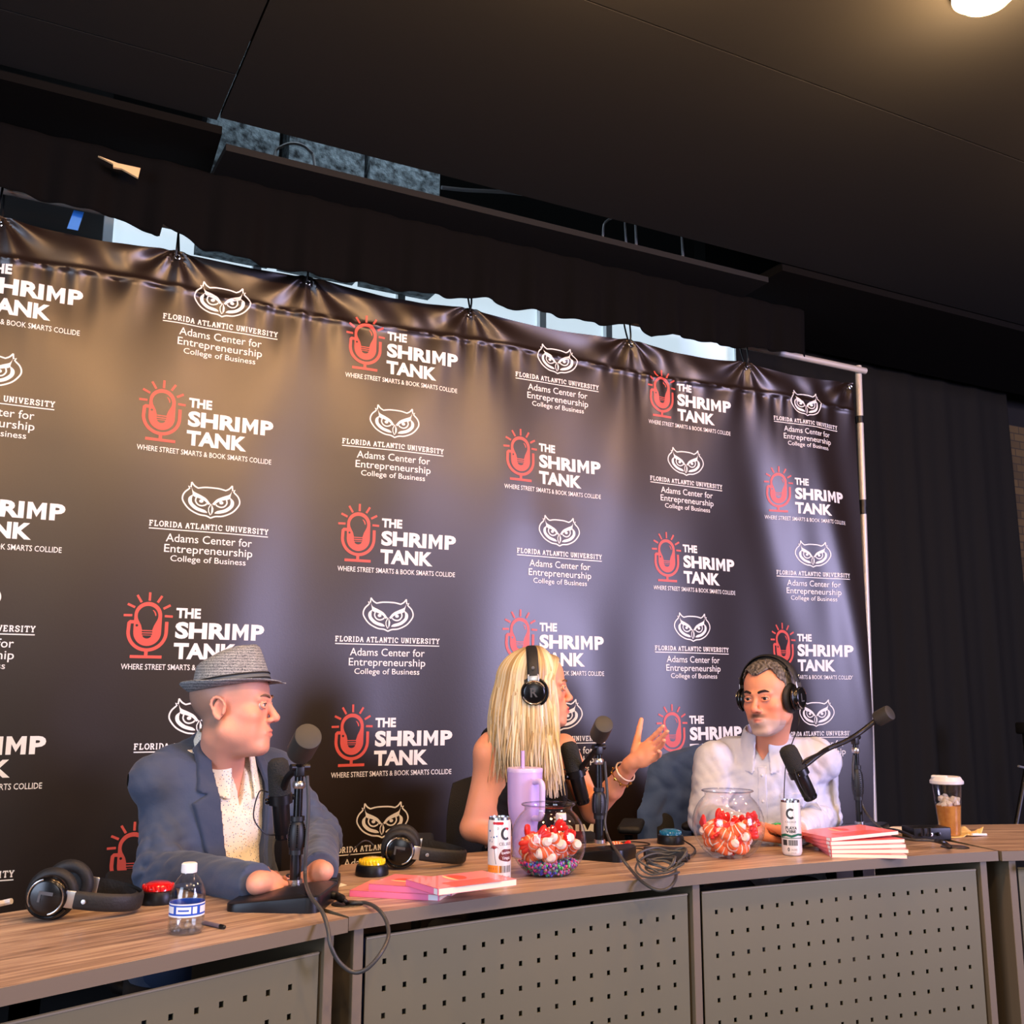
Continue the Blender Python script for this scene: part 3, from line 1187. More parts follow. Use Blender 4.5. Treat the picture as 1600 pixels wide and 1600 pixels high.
# -------------------------------------------------------------- buzzers
def buzzer(px, py, col, label, r=.042, h=.026):
    p = tab(px, py)
    t = thing('game_buzzer', label, 'buzzer', p)
    MB().lathe([(0, 0), (r, 0), (r + .001, .004), (r * .98, h * .75), (r * .92, h), (r * .8, h + .002), (0, h + .002)], 40).build('base', BLKM, t)
    m = MB()
    prof = [(r * .80, h), (r * .79, h + .006), (r * .70, h + .014), (r * .5, h + .018), (0, h + .019)]
    m.lathe(prof, 40)
    m.build('push_dome', mat('buzzer_' + col[0], col[1], .15, coat=.5, spec=.7), t)
    m = MB()
    for k in range(24):
        a = k * math.pi / 12
        m.ball((r * .77 * math.cos(a), r * .77 * math.sin(a), h + .008), (.0025, .0025, .006), 6, 5)
    m.build('dome_ribs', mat('buzzer_' + col[0], col[1], .15), t)
    return t


buzzer(246, 1410, ('red', (205, 22, 24)), 'round red game buzzer on a black base beside the left headphones')
buzzer(581, 1367, ('yellow', (232, 200, 20)), 'round yellow game buzzer on a black base near the pink books')
buzzer(1048, 1318, ('blue', (22, 104, 150)), 'round blue game buzzer on a black base beside the tangled adapter cord')
buzzer(1221, 1307, ('green', (40, 178, 60)), 'green game buzzer half hidden behind the right slim can', .038)

# -------------------------------------------------------------- microphones and stands
MICB = mat('mic_black', (20, 21, 23), .36, .3)
FOAM = mat('foam_grey', (38, 40, 41), .95, bump=(260, .5))
GRIP = mat('ribbed_grip', (24, 27, 32), .45)


def microphone(label, top, bot, r=.026, side=(1, 0, 0)):
    top, bot = Vector(top), Vector(bot)
    L = (top - bot).length
    t = thing('podcast_microphone', label, 'microphone', bot)
    M = Matrix.Translation(bot) @ frame(top - bot, side)
    k = L / .19
    MB().lathe([(0, 0), (r * .74, 0), (r * .82, .004), (r * .84, .016), (r * .90, .018), (r * .94, .085 * k), (r * .98, .10 * k), (0, .10 * k)], 32, M=M).build('body', MICB, t, world=True)
    m = MB()
    for j in range(10):
        a = j * math.pi / 5
        m.box((0, 0, 0), (.002, .006, .009), M @ Matrix.Translation((r * .83 * math.cos(a), r * .83 * math.sin(a), .009)) @ rotz(a))
    m.build('vent_slots', BLKG, t, world=True)
    MB().lathe([(r * .98, .10 * k), (r * 1.16, .104 * k), (r * 1.18, .12 * k), (r * 1.16, L - .022), (r * 1.04, L - .008), (r * .7, L - .001), (0, L)], 32, M=M).build('windscreen', FOAM, t, world=True)
    MB().lathe([(r * 1.0, .083 * k), (r * 1.28, .084 * k), (r * 1.28, .105 * k), (r * 1.0, .106 * k)], 32, M=M).build('yoke_ring', MICB, t, world=True)
    for s in (1, -1):
        MB().lathe([(0, 0), (.007, 0), (.0075, .006), (.005, .009), (0, .009)], 14, M=M @ Matrix.Translation((s * r * 1.26, 0, .094 * k)) @ frame((s, 0, 0), (0, 0, 1))).build('yoke_knob', BLKG, t, world=True)
    # the lead that loops from yoke to tail
    a = M @ Vector((-r * 1.25, 0, .115 * k))
    b = M @ Vector((-r * .6, 0, .012))
    w = M.to_3x3() @ Vector((-1, 0, 0))
    mid = (a + b) / 2
    MB().tube(smooth_path([a, a + w * .022 + Vector((0, 0, .004)), mid + w * .046, b + w * .030 + Vector((0, 0, .01)), b], 7), .0017, 8).build('lead', BLKP, t, world=True)
    return t


def mic_stand(label, base, rz, pole_top, pts, cw, mic_at, bsize=(.215, .20), grip=(.27, .52), r=.0125, base_h=.034):
    """base: centre on the desk; pts px path of the boom (world), cw: counterweight (p0, p1, r)"""
    base, pole_top = Vector(base), Vector(pole_top)
    t = thing('mic_stand', label, 'stand', base, rz)
    bx, by = bsize
    # low wedge base: thick at the front, thin towards the back, rounded corners
    m = MB()
    n = 7
    pl_ = []
    cr = .028
    for (sx, sy, a0) in ((1, -1, -90), (1, 1, 0), (-1, 1, 90), (-1, -1, 180)):
        for k in range(n):
            a = R(a0 + 90 * k / (n - 1))
            pl_.append((sx * (bx / 2 - cr) + cr * math.cos(a), sy * (by / 2 - cr) + cr * math.sin(a)))
    q = len(pl_)

    def hgt(x, y):
        u = (y + by / 2) / by
        return base_h * (1 - .5 * max(0, min(1, (u - .30) / .6)) ** 1.2)
    rings = [(1.0, 0.0, 0), (1.0, .75, 0), (.985, .93, 0), (.95, 1.0, 0), (.6, 1.0, 0), (.2, 1.04, 0)]
    vs, fs = [], []
    for s_, hz_, _ in rings:
        for x, y in pl_:
            vs.append((x * s_, y * s_, hgt(x * s_, y * s_) * hz_))
    for j in range(len(rings) - 1):
        for k in range(q):
            fs.append((j * q + k, j * q + (k + 1) % q, (j + 1) * q + (k + 1) % q, (j + 1) * q + k))
    fs.append(tuple(range((len(rings) - 1) * q, len(rings) * q)))
    fs.append(tuple(reversed(range(q))))
    m.add(vs, fs)
    m.build('base', BLKM, t, sharp=28)
    p0 = Vector((pole_top.x, pole_top.y, TABLE + base_h * .9))
    Hh = pole_top.z - p0.z

    def P(u):
        return p0 + (pole_top - p0) * u
    MB().tube([P(0), P(grip[0])], r, 18).build('lower_tube', BLKM, t, world=True)
    MB().tube([P(0) + Vector((0, 0, -.004)), P(0) + Vector((0, 0, .006))], r * 1.35, 18).build('collar', SILV, t, world=True)
    g = MB()
    us = np.linspace(grip[0], grip[1], 15)
    g.tube([P(u) for u in us], [r * (1.05 + .62 * math.sin(math.pi * min(1, (k + 1) / 15)) ** .6) for k in range(15)], 18)
    gr = g.build('height_grip', GRIP, t, world=True)
    g = MB()
    for s_ in range(6):
        a = s_ * math.pi / 3 + .3
        for k in range(2, 13):
            c = P(us[k])
            rr = r * (1.05 + .62 * math.sin(math.pi * (k + 1) / 15) ** .6)
            g.ball((c.x + rr * math.cos(a), c.y + rr * math.sin(a), c.z), .0022, 6, 4)
    g.build('grip_ribs', BLKG, gr, world=True)
    for u in (grip[0] - .015, grip[1] + .02):
        MB().tube([P(u - .02), P(u + .02)], r * 1.32, 18).build('cable_strap', GRIP, t, world=True)
    MB().tube([P(grip[1]), P(.93)], r * .82, 16).build('upper_tube', BLKG, t, world=True)
    MB().tube([P(.80), P(.815), P(.85), P(.865)], [r * .95, r * 1.2, r * 1.2, r * .95], 16).build('collar', SILV, t, world=True)
    # tilting knuckle
    k = MB().rbox(P(.95), (.022, .022, Hh * .1), .004)
    k.build('knuckle', BLKP, t, world=True)
    MB().tube([P(.985) + Vector((-.022, -.004, 0)), P(.985) + Vector((.024, .004, 0))], .008, 14).build('knob', BLKP, t, world=True)
    MB().tube(smooth_path(pts, 4), .0085, 12).build('boom_arm', BLKP, t, world=True)
    c0, c1, cr_ = Vector(cw[0]), Vector(cw[1]), cw[2]
    d = (c1 - c0)
    Mx = Matrix.Translation(c0) @ frame(d)
    l = d.length
    MB().lathe([(0, 0), (cr_ * .86, 0), (cr_ * .97, .004), (cr_, .010), (cr_, l - .006), (cr_ * .97, l - .001), (cr_ * .9, l), (0, l)], 36, M=Mx).build('counterweight', mat('counterweight_grey', (52, 51, 47), .55), t, world=True)
    return t


def pole_at(bx0, by0, tx0, ty0):
    b_ = tab(bx0, by0)
    q = ray(tx0, ty0)
    t_ = math.hypot(b_.x, b_.y) / math.hypot(q[0], q[1])
    return (b_.x, b_.y, CAM_H + q[2] * t_), t_


# left stand and microphone, in front of the man in the hat
pt1, D1 = pole_at(460, 1400, 466, 1196)
mic_stand('black weighted desk microphone stand at left, cable looping down over the desk edge', tab(444, 1412), R(58), pt1,
          [at_d(441, 1236, D1 + .085), at_d(450, 1214, D1 + .06), pt1, at_d(471, 1176, D1 - .05)], (at_d(468, 1176, D1 - .04), at_d(482, 1150, D1 - .105), .0312), None, (.20, .205))
microphone('black podcast microphone hanging in front of the patterned shirt', at_d(434, 1185, D1 + .10), at_d(442, 1311, D1 + .09), .0228)
# middle stand
pt2, D2 = pole_at(937, 1332, 937, 1165)
mic_stand('black weighted desk microphone stand in front of the blonde woman', tab(944, 1340), R(35), pt2,
          [at_d(903, 1206, D2 + .075), at_d(916, 1190, D2 + .05), pt2, at_d(938, 1147, D2 - .04)], (at_d(935, 1150, D2 - .03), at_d(944, 1131, D2 - .09), .0275), None, (.14, .16), base_h=.034)
microphone('black podcast microphone tilted before the blonde woman in black', at_d(887, 1160, D2 + .09), at_d(912, 1256, D2 + .08), .024)
V, Fc = text2d('p', -.006, .006, -.008, .008, .05)
# right stand
pt3, D3 = pole_at(1344, 1301, 1341, 1150)
mic_stand('black weighted desk microphone stand at right with a boom reaching left', tab(1346, 1302), R(30), pt3,
          [at_d(1258, 1196, D3 - .14), at_d(1290, 1172, D3 - .10), at_d(1320, 1159, D3 - .05), at_d(1343, 1145, D3 - .005), at_d(1374, 1121, D3 + .01)], (at_d(1370, 1124, D3 + .015), at_d(1391, 1113, D3 - .02), .0265), None, (.16, .16), (.30, .62), .0115)
microphone('black podcast microphone tilted before the man in the white shirt', at_d(1228, 1166, D3 - .15), at_d(1268, 1249, D3 - .17), .0263, (.8, .6, 0))
m = MB()
m.tube(smooth_path([at_d(1246, 1206, D3 - .17), at_d(1256, 1190, D3 - .175), at_d(1275, 1180, D3 - .15), at_d(1296, 1170, D3 - .09)], 6), [.004] + [.009] * 17 + [.005], 10, flat=.5)
tag(m.build('mic_bracket', BLKP), 'black curved bracket joining the right microphone to its boom', 'bracket')

# cables of the stands
CABLE = mat('cable_rubber', (62, 61, 60), .45)


def hang(pts):
    return [at_d(*p) for p in pts]


wpath('microphone_cable', hang([(480, 1212, D1 - .01), (482, 1262, D1 - .025), (478, 1330, D1 - .045), (477, 1372, D1 - .07), (484, 1398, 2.11), (503, 1424, 2.05), (512, 1450, 2.02), (517, 1478, 2.0), (530, 1503, 2.0),
                                (552, 1519, 2.0), (574, 1513, 2.0), (596, 1488, 2.02), (607, 1462, 2.06), (603, 1438, 2.10)]) + [tab(590, 1420, .012), tab(572, 1411, .006), tab(550, 1411, .004), tab(540, 1413, -.01)],
      .0042, CABLE, 'grey microphone cable looping over the desk edge below the left stand', 'cable', 10, 8)
wpath('microphone_cable', hang([(945, 1190, D2 - .01), (949, 1250, D2 - .03), (945, 1285, D2 - .045), (952, 1312, D2 - .09), (968, 1336, 2.66), (985, 1358, 2.60), (1005, 1379, 2.53), (1028, 1391, 2.50), (1046, 1387, 2.50), (1056, 1372, 2.55)]) + [tab(1055, 1357, .012), tab(1048, 1350, .014)],
      .0042, CABLE, 'grey microphone cable drooping over the desk edge below the middle stand', 'cable', 10, 8)
wpath('microphone_cable', hang([(1334, 1180, D3 - .02), (1333, 1210, D3 - .03), (1342, 1240, D3 - .03), (1352, 1268, D3 - .05), (1372, 1290, 3.26)]) + [tab(1398, 1306, .02), tab(1425, 1312, .022), tab(1452, 1313, .022), tab(1470, 1317, .016), tab(1483, 1323, .004), tab(1488, 1324, -.012)],
      .0042, CABLE, 'grey microphone cable sweeping from the right stand to the desk port', 'cable', 10, 8)
# plug and short lead at the left port
wpath('cable_plug', [tab(507, 1391, .02), tab(517, 1397, .018), tab(528, 1401, .014), tab(540, 1408, .010), tab(545, 1414, -.01)], [.006] * 9 + [.009] * 12 + [.0045] * 12, BLKP, 'black plug and lead dropping into the port beside the left stand', 'plug', 12)


def tangle(name, c, ax, ay, n, r, label, material, seed, lift=.0):
    rr = np.random.default_rng(seed)
    pts = []
    c = Vector(c)
    for k in range(n * 12):
        a = k * math.pi / 6
        lp_ = k // 12
        f = .62 + .38 * math.sin(lp_ * 2.1 + seed) * .6 + rr.uniform(-.06, .06)
        ph = .5 * math.sin(lp_ * 1.7)
        x, y = math.cos(a + ph) * f, math.sin(a + ph * .3) * f
        z = lift + r + .030 * (.5 + .5 * math.sin(a * .5 + lp_ * 1.3)) * (.35 + .65 * abs(math.cos(a))) + .006 * math.sin(lp_ * 3)
        pts.append(c + Vector(ax) * x + Vector(ay) * y + Vector((0, 0, max(z, r + lift))))
    m = MB().tube(smooth_path(pts, 3), r, 7)
    o = m.build(name, material)
    return tag(o, label, 'cable')


tangle('cable_bundle', tab(396, 1390), (.058, -.012, 0), (.016, .030, 0), 6, .0021, 'thin black cable wound in a loose bundle left of the left microphone stand', BLKP, 4)
ad = tab(1040, 1345)
t = thing('power_adapter', 'black power adapter block under a tangled grey cord', 'adapter', ad, R(-30))
MB().rbox((0, 0, .018), (.12, .055, .035), .005).build('block', BLKP, t)
MB().rbox((.062, .0, .012), (.012, .02, .014), .002).build('strain_relief', BLKG, t)
tangle('cable_bundle', tab(1034, 1356, .03), (.070, -.030, .004), (.024, .040, .022), 7, .0027, 'grey cord tied in a bundle resting on the power adapter', CABLE, 8, .0)
wpath('adapter_lead', [tab(1066, 1312, .02), tab(1082, 1322, .006), tab(1086, 1330, .004), tab(1074, 1340, .012), tab(1062, 1345, .02)], .0024, BLKP, 'short black lead curving from the blue buzzer to the adapter', 'cable')
wpath('buzzer_lead', [tab(975, 1326, .004), tab(1000, 1326, .004), tab(1016, 1330, .006), tab(1030, 1336, .03)], .002, BLKP, 'thin black lead running from the middle microphone base to the adapter', 'cable')
wpath('buzzer_lead', [tab(965, 1317, .004), tab(985, 1315, .004), tab(1010, 1317, .004), tab(1014, 1320, .004), tab(995, 1322, .004), tab(972, 1320, .004)], .002, BLKP, 'looped black lead lying just left of the blue buzzer', 'cable')

# headphone amplifiers
def audio_box(px, py, size, rz, label):
    t = thing('audio_box', label, 'audio device', tab(px, py), rz)
    MB().rbox((0, 0, size[2] / 2 + .002), size, .003).build('housing', BLKM, t)
    for k in range(3):
        MB().lathe([(0, 0), (.006, 0), (.0055, .008), (0, .009)], 14, M=Matrix.Translation((-size[0] * .3 + k * size[0] * .22, -size[1] / 2 - .001, size[2] * .55)) @ frame((0, -1, 0))).build('jack', CHROME if k == 1 else BLKG, t)
    return t


audio_box(487, 1388, (.13, .085, .026), R(-22), 'flat dark headphone amplifier behind the left microphone base')
ab = audio_box(1448, 1312, (.13, .075, .040), R(-18), 'black cable box in front of the iced coffee cup')
for k in range(2):
    p = tab(1442 + 10 * k, 1306, .04)
    wpath('jack_plug', [p, p + Vector((0, 0, .022))], .0055, BLKG, ('left of two black plugs standing upright in the right cable box', 'right of two black plugs standing upright in the right cable box')[k], 'plug')
wpath('box_lead', [tab(1402, 1308, .012), tab(1385, 1303, .012), tab(1376, 1299, .01), tab(1390, 1296, .02), tab(1410, 1300, .026), tab(1428, 1308, .026)], .005, BLKP, 'thick black lead joining the right cable box near the white paper', 'cable')
wpath('box_lead', [tab(1462, 1314, .03), tab(1474, 1316, .03), tab(1482, 1321, .014), tab(1486, 1324, -.01)], .006, BLKP, 'black lead bending from the right cable box into the desk port', 'cable')

# -------------------------------------------------------------- bottles
CLEAR = glass_mat('clear_plastic', (250, 252, 253), .02)
WATER = glass_mat('water_clear', (246, 250, 253), .0)
LBLUE = mat('label_blue', (34, 84, 190), .4)
LWHITE = mat('label_white', (228, 232, 238), .4)


def wrap2d(m, vf, rad, ang, z, mi, M=None, k=1.0):
    """wrap a flat shape (metres) around a vertical cylinder; ang: direction it faces"""
    V, Fc = vf
    bm = bmesh.new()
    vv = [bm.verts.new((p[0], p[1], 0)) for p in V]
    for f in Fc:
        if len(set(f)) > 2:
            try:
                bm.faces.new([vv[i] for i in f])
            except ValueError:
                pass
    lim = rad * .25
    for it in range(4):
        bmesh.ops.triangulate(bm, faces=[f for f in bm.faces if len(f.verts) > 3])
        le = [e for e in bm.edges if abs(e.verts[0].co.x - e.verts[1].co.x) > lim]
        if not le:
            break
        bmesh.ops.subdivide_edges(bm, edges=le, cuts=1)
    bmesh.ops.triangulate(bm, faces=[f for f in bm.faces if len(f.verts) > 3])
    vs, fs = [], []
    bm.verts.ensure_lookup_table()
    for v in bm.verts:
        a = ang + v.co.x / rad
        vs.append((rad * math.cos(a), rad * math.sin(a), z + v.co.y))
    for f in bm.faces:
        idx = [v.index for v in f.verts]
        a, b, c = [bm.verts[i].co for i in idx]
        cr = (b.x - a.x) * (c.y - a.y) - (b.y - a.y) * (c.x - a.x)
        fs.append(tuple(idx) if cr > 0 else tuple(reversed(idx)))
    bm.free()
    m.add(vs, fs, mi, True, M)


def rect2d(x0, x1, y0, y1):
    return np.array([(x0, y0), (x1, y0), (x1, y1), (x0, y1)]), [(0, 1, 2, 3)]


def facing(p):
    """angle from p towards the camera"""
    return math.atan2(-p[1], -p[0])


def water_bottle(p, label, s=1.0, turn=0.0, cap=True):
    t = thing('water_bottle', label, 'bottle', p)
    r = .034 * s
    prof = [(.018 * s, .0), (.030 * s, .001), (r, .008 * s), (r, .028 * s), (r * .975, .033 * s), (r * .975, .058 * s), (r, .062 * s), (r * .99, .072 * s), (r * .86, .088 * s),
            (r * .62, .101 * s), (.0150 * s, .108 * s), (.0135 * s, .112 * s), (.0135 * s, .121 * s)]
    MB().lathe([(0, .004 * s)] + prof, 40).build('shell', CLEAR, t)
    q = [(max(0, a - .0022), b + (.002 if b < .005 else 0)) for a, b in prof if b < .098 * s]
    MB().lathe([(0, .006 * s)] + q + [(0, q[-1][1])], 40).build('water', WATER, t)
    m = MB()
    for k in range(5):
        a = k * 2 * math.pi / 5
        m.ball((r * .72 * math.cos(a), r * .72 * math.sin(a), .008 * s), (.009 * s, .009 * s, .008 * s), 10, 6)
    m.build('base_feet', CLEAR, t)
    if cap:
        MB().lathe([(0, .130 * s), (.0125 * s, .130 * s), (.0148 * s, .128 * s), (.0152 * s, .115 * s), (.0148 * s, .112 * s), (0, .112 * s)], 32).build('cap', mat('cap_white', (235, 236, 238), .45), t)
    m = MB()
    m.lathe([(r * .985, .034 * s), (r * .985, .0575 * s)], 40, 0)
    a0 = facing(p) + turn
    for x0, x1 in ((-.021, .008), (.011, .020), (-.05, -.027), (.027, .05)):
        wrap2d(m, rect2d(x0 * s, x1 * s, .040 * s, .0525 * s), r * .992, a0, 0, 1)
    wrap2d(m, text2d('PURE', -.018 * s, .005 * s, .043 * s, .050 * s, .03) if False else rect2d(-.017 * s, .004 * s, .0445 * s, .0475 * s), r * .997, a0, 0, 0)
    m.lathe([(r * .992, .0335 * s), (r * .992, .0365 * s)], 40, 1)
    m.lathe([(r * .992, .0555 * s), (r * .992, .0580 * s)], 40, 1)
    m.build('label_band', [LBLUE, LWHITE], t)
    return t


water_bottle(tab(290, 1457), 'small clear water bottle with white cap and blue label near the red buzzer', 1.0)
water_bottle(tab(1271, 1307), 'small clear water bottle standing between the right can and the pink books', 1.0, .4)
water_bottle(tab(877, 1346), 'small clear water bottle seen through the left glass candy bowl', 1.0, .2)

# -------------------------------------------------------------- slim cans
CANW = mat('can_white', (232, 233, 234), .3, .25)
CDARK = mat('can_dark_print', (52, 54, 56), .4)
CRED = mat('can_red_print', (186, 36, 48), .4)
CBRN = mat('can_brown_print', (104, 42, 38), .4)
CORG = mat('can_orange_print', (238, 140, 40), .4)
CGRN = mat('can_green_print', (22, 96, 74), .4)
CBLU = mat('can_blue_print', (66, 96, 150), .4)
CGRY = mat('can_grey_print', (128, 130, 132), .4)
CMATS = [CANW, CDARK, CRED, CBRN, CORG, CGRN, CBLU, CGRY]
ALUM = mat('can_rim', (190, 192, 194), .25, 1.0)


def slim_can(p, label, kind):
    t = thing('slim_can', label, 'can', p)
    r, h = .0288, .156
    m = MB().lathe([(r * .80, .001), (r * .90, .003), (r, .011), (r, h - .014), (r * .93, h - .006)], 48, 0)
    a = facing(p)
    rr = r + .0004
    q = .0078
    Cc = arc(0, 0, q, q, 48, 312, 18)
    if kind == 'A':
        def put(vf, ang, mi):
            wrap2d(m, vf, rr, a + R(ang), 0, mi)
        cxy = [(x, y + .118) for x, y in arc(0, 0, .0105, .0125, 50, 310, 20)]
        put(stroke2d(cxy, .0062), 34, 1)
        put(stroke2d([(x, y + .118) for x, y in arc(0, 0, .0105, .0125, 50, 95, 6)], .0062), 34, 2)
        put(stroke2d([(x - .021, y + .131) for x, y in arc(0, 0, .0022, .0024, 0, 360, 10)], .0008), 34, 1)
        put(text2d('CELSIUS', -.018, .018, .0905, .0975, .0), 34, 1)
        put(poly2d([(x * .0195, .066 + y * .016) for x, y in smooth2d([(-.95, -.5), (-.9, .3), (-.4, .95), (.3, .9), (.95, .75), (1, -.6), (.2, -.9)], 4, True)]), 36, 3)
        put(text2d('Sparkling', -.014, .016, .070, .0765, .02), 36, 0)
        put(text2d('Tropic', -.012, .013, .057, .0645, .02), 36, 0)
        # little palm
        for k in range(7):
            an = R(20 + k * 26)
            put(stroke2d([(0, .082), (.007 * math.cos(an), .084 + .006 * math.sin(an)), (.012 * math.cos(an), .081 + .008 * math.sin(an))], [.0022, .002, .0006]), -26, 2 if k % 2 else 3)
        put(stroke2d([(0, .082), (.002, .062), (.005, .046)], .0012), -26, 1)
        for k in range(5):
            put(poly2d([(.014 * math.cos(R(b_)) * (1 if k % 2 else .6) * .5 + (k - 2) * .005, .143 + .0035 * math.sin(R(b_))) for b_ in range(0, 340, 30)]), -6, 2)
        for k, (x, y, w_, h_) in enumerate(((-.018, .122, .008, .006), (-.004, .108, .006, .005), (.004, .110, .004, .006), (-.012, .108, .004, .003), (-.016, .098, .003, .008), (-.008, .097, .002, .005))):
            put(rect2d(x, x + w_ * .7, y, y + h_ * .7), -24, 6)
        put(rect2d(-.026, .010, .026, .043), -26, 4)
        put(rect2d(.012, .0185, .026, .0425), -26, 4)
        put(rect2d(-.022, .004, .033, .038), -26, 2)
        for k in range(10):
            put(rect2d(-.016 + k * .0032, -.016 + k * .0032 + (.0012 if k % 3 else .002), .026, .0425), 36, 1)
        put(rect2d(-.017, .017, .0262, .0423), 36, 7) if False else None
        put(text2d('0', -.010, -.004, .010, .0205, .03), 30, 1)
        put(text2d('CALORIES', -.002, .016, .012, .017, .0), 30, 7)
        put(text2d('ZERO SUGAR', -.016, .012, .010, .015, .0), -36, 7)
    else:
        def put(vf, ang, mi):
            wrap2d(m, vf, rr, a + R(ang), 0, mi)
        put(stroke2d([(x, y + .119) for x, y in arc(0, 0, .0105, .0125, 46, 314, 20)], .0062), 0, 1)
        put(stroke2d([(x, y + .119) for x, y in arc(0, 0, .0105, .0125, 180, 314, 10)], .0062), 0, 5) if False else None
        put(text2d('CELSIUS', -.0165, .0165, .0935, .0985, .0), 0, 7)
        put(text2d('PLAYA', -.0165, .0175, .0745, .0835, .03), 0, 1)
        put(text2d('VIBE', -.0165, .0145, .0655, .0730, .03), 0, 1)
        put(poly2d([(-.04, .050), (-.015, .056), (.0, .052), (.02, .058), (.045, .054), (.045, .061), (.02, .064), (0, .059), (-.018, .063), (-.04, .058)]), 0, 5)
        put(rect2d(-.045, .045, .0495, .0515), 0, 5)
        put(rect2d(-.028, -.0135, .030, .0455), 0, 1)
        put(rect2d(-.010, .018, .030, .0455), 0, 7)
        for k in range(8):
            put(rect2d(-.009 + k * .0034, -.009 + k * .0034 + .0015, .0302, .0453), 0, 1) if k % 2 else None
        put(text2d('0', -.0125, -.0065, .014, .0245, .03), 0, 1)
        put(text2d('CALORIES', -.003, .016, .016, .021, .0), 0, 7)
        put(text2d('12 FL OZ', -.003, .012, .008, .0115, .0), 0, 7)
    m.build('body', CMATS, t)
    m = MB()
    m.lathe([(r * .93, h - .006), (r * .92, h), (r * .87, h + .0005), (r * .85, h - .004), (0, h - .004)], 40)
    m.build('lid', ALUM, t)
    MB().rbox((.002, 0, h - .0025), (.018, .012, .0015), .0006).build('pull_tab', ALUM, t)
    MB().lathe([(0, .004), (r * .72, .003), (r * .80, 0), (r * .83, .002)], 36).build('bottom_rim', ALUM, t)
    return t


slim_can(tab(780, 1378), 'slim white drink can with red and brown print beside the left candy bowl', 'A')
slim_can(tab(1238, 1336), 'slim white drink can with green band beside the right candy bowl', 'B')

# -------------------------------------------------------------- candy bowls
ORG = mat('gummy_orange', (246, 112, 62), .38, spec=.5, sss=.15)
GWH = mat('gummy_white', (246, 226, 212), .4, sss=.15)
GRD = mat('gummy_red', (226, 44, 38), .38, sss=.15)


def shrimp_mesh():
    """curled gummy shrimp: banded body and a red forked tail"""
    n, seg = 24, 12
    vs, fs, mi = [], [], []
    for i in range(n + 1):
        u = i / n
        a = R(-50 + 105 * u)
        c = Vector((.030 * math.sin(a), 0, .030 * (1 - math.cos(a)) * .8))
        t_ = Vector((math.cos(a), 0, .8 * math.sin(a))).normalized()
        nn = Vector((-t_.z, 0, t_.x))
        rad = .0150 * (math.sin(math.pi * min(1, (u * .86 + .10))) ** .55) * (1.0 + .05 * math.cos(u * n * 2.1))
        for k in range(seg):
            b = 2 * math.pi * k / seg
            vs.append(c + nn * rad * math.cos(b) + Vector((0, 1, 0)) * rad * .92 * math.sin(b))
    for i in range(n):
        for k in range(seg):
            fs.append((i * seg + k, i * seg + (k + 1) % seg, (i + 1) * seg + (k + 1) % seg, (i + 1) * seg + k))
            mi.append(1 if (i % 5) == 3 or i < 3 else 0)
    fs += [tuple(reversed(range(seg))), tuple(range(n * seg, (n + 1) * seg))]
    mi += [1, 0]
    m = MB().add(vs, fs)
    m.m = mi
    return m, vs[n * seg]


body_m, _tl = shrimp_mesh()
a = R(55)
tc_ = Vector((.030 * math.sin(a), 0, .030 * (1 - math.cos(a)) * .8))
tail_m = MB()
for s_ in (-1, 0, 1):
    T = Matrix.Translation(tc_ + Vector((.008, s_ * .0055, .006))) @ Matrix.Rotation(R(35), 4, 'Y') @ Matrix.Rotation(R(s_ * -24), 4, 'X')
    tail_m.ball((0, 0, .004), (.0055, .0080, .0150), 10, 8, 0, T)


def gummy(label, group, protos={}):
    t = thing('gummy_shrimp', label, 'candy', (0, 0, 0), 0, group)
    if not protos:
        protos['b'] = body_m.build('banded_body', [ORG, GWH], t).data
        protos['t'] = tail_m.build('tail', GRD, t).data
    else:
        for k, nm in (('b', 'banded_body'), ('t', 'tail')):
            o = bpy.data.objects.new(nm, protos[k])
            COL.objects.link(o)
            o.parent = t
    return t


BOWL = glass_mat('bowl_glass', (250, 250, 252), .0)


def candy_bowl(p, r, label, which, seed, base_z, spots):
    t = thing('candy_bowl', label, 'bowl', p)
    prof = [(r * .52, 0.0)]
    cz = r * .86
    for a in np.linspace(-58, 50, 26):
        prof.append((r * math.cos(R(a)), cz + r * math.sin(R(a))))
    zt = prof[-1][1]
    rn = prof[-1][0]
    prof += [(rn * .985, zt + .006), (rn * 1.0, zt + .010), (rn * 1.10, zt + .013), (rn * 1.12, zt + .016), (rn * 1.08, zt + .017)]
    MB().lathe([(0, .002)] + prof, 64).build('glass', BOWL, t)
    rim = [(rn * 1.10 * math.cos(a), rn * 1.10 * math.sin(a), zt + .015) for a in np.linspace(0, 6.2832, 49)]
    MB().tube(rim, .0018, 8, caps=False).build('rim', glass_mat('rim_glass', (225, 228, 235), .05), t)
    rr = np.random.default_rng(seed)
    for k, (x, y, z, yaw, pitch, roll) in enumerate(spots):
        g = gummy('orange and white banded gummy shrimp with red tail in the %s glass bowl' % which, 'gummy shrimp in the %s bowl' % which)
        g.location = (p[0] + x, p[1] + y, p[2] + z)
        g.rotation_euler = (R(roll), R(pitch), R(yaw))
        s_ = 1.18
        g.scale = (s_,) * 3
    return t, cz


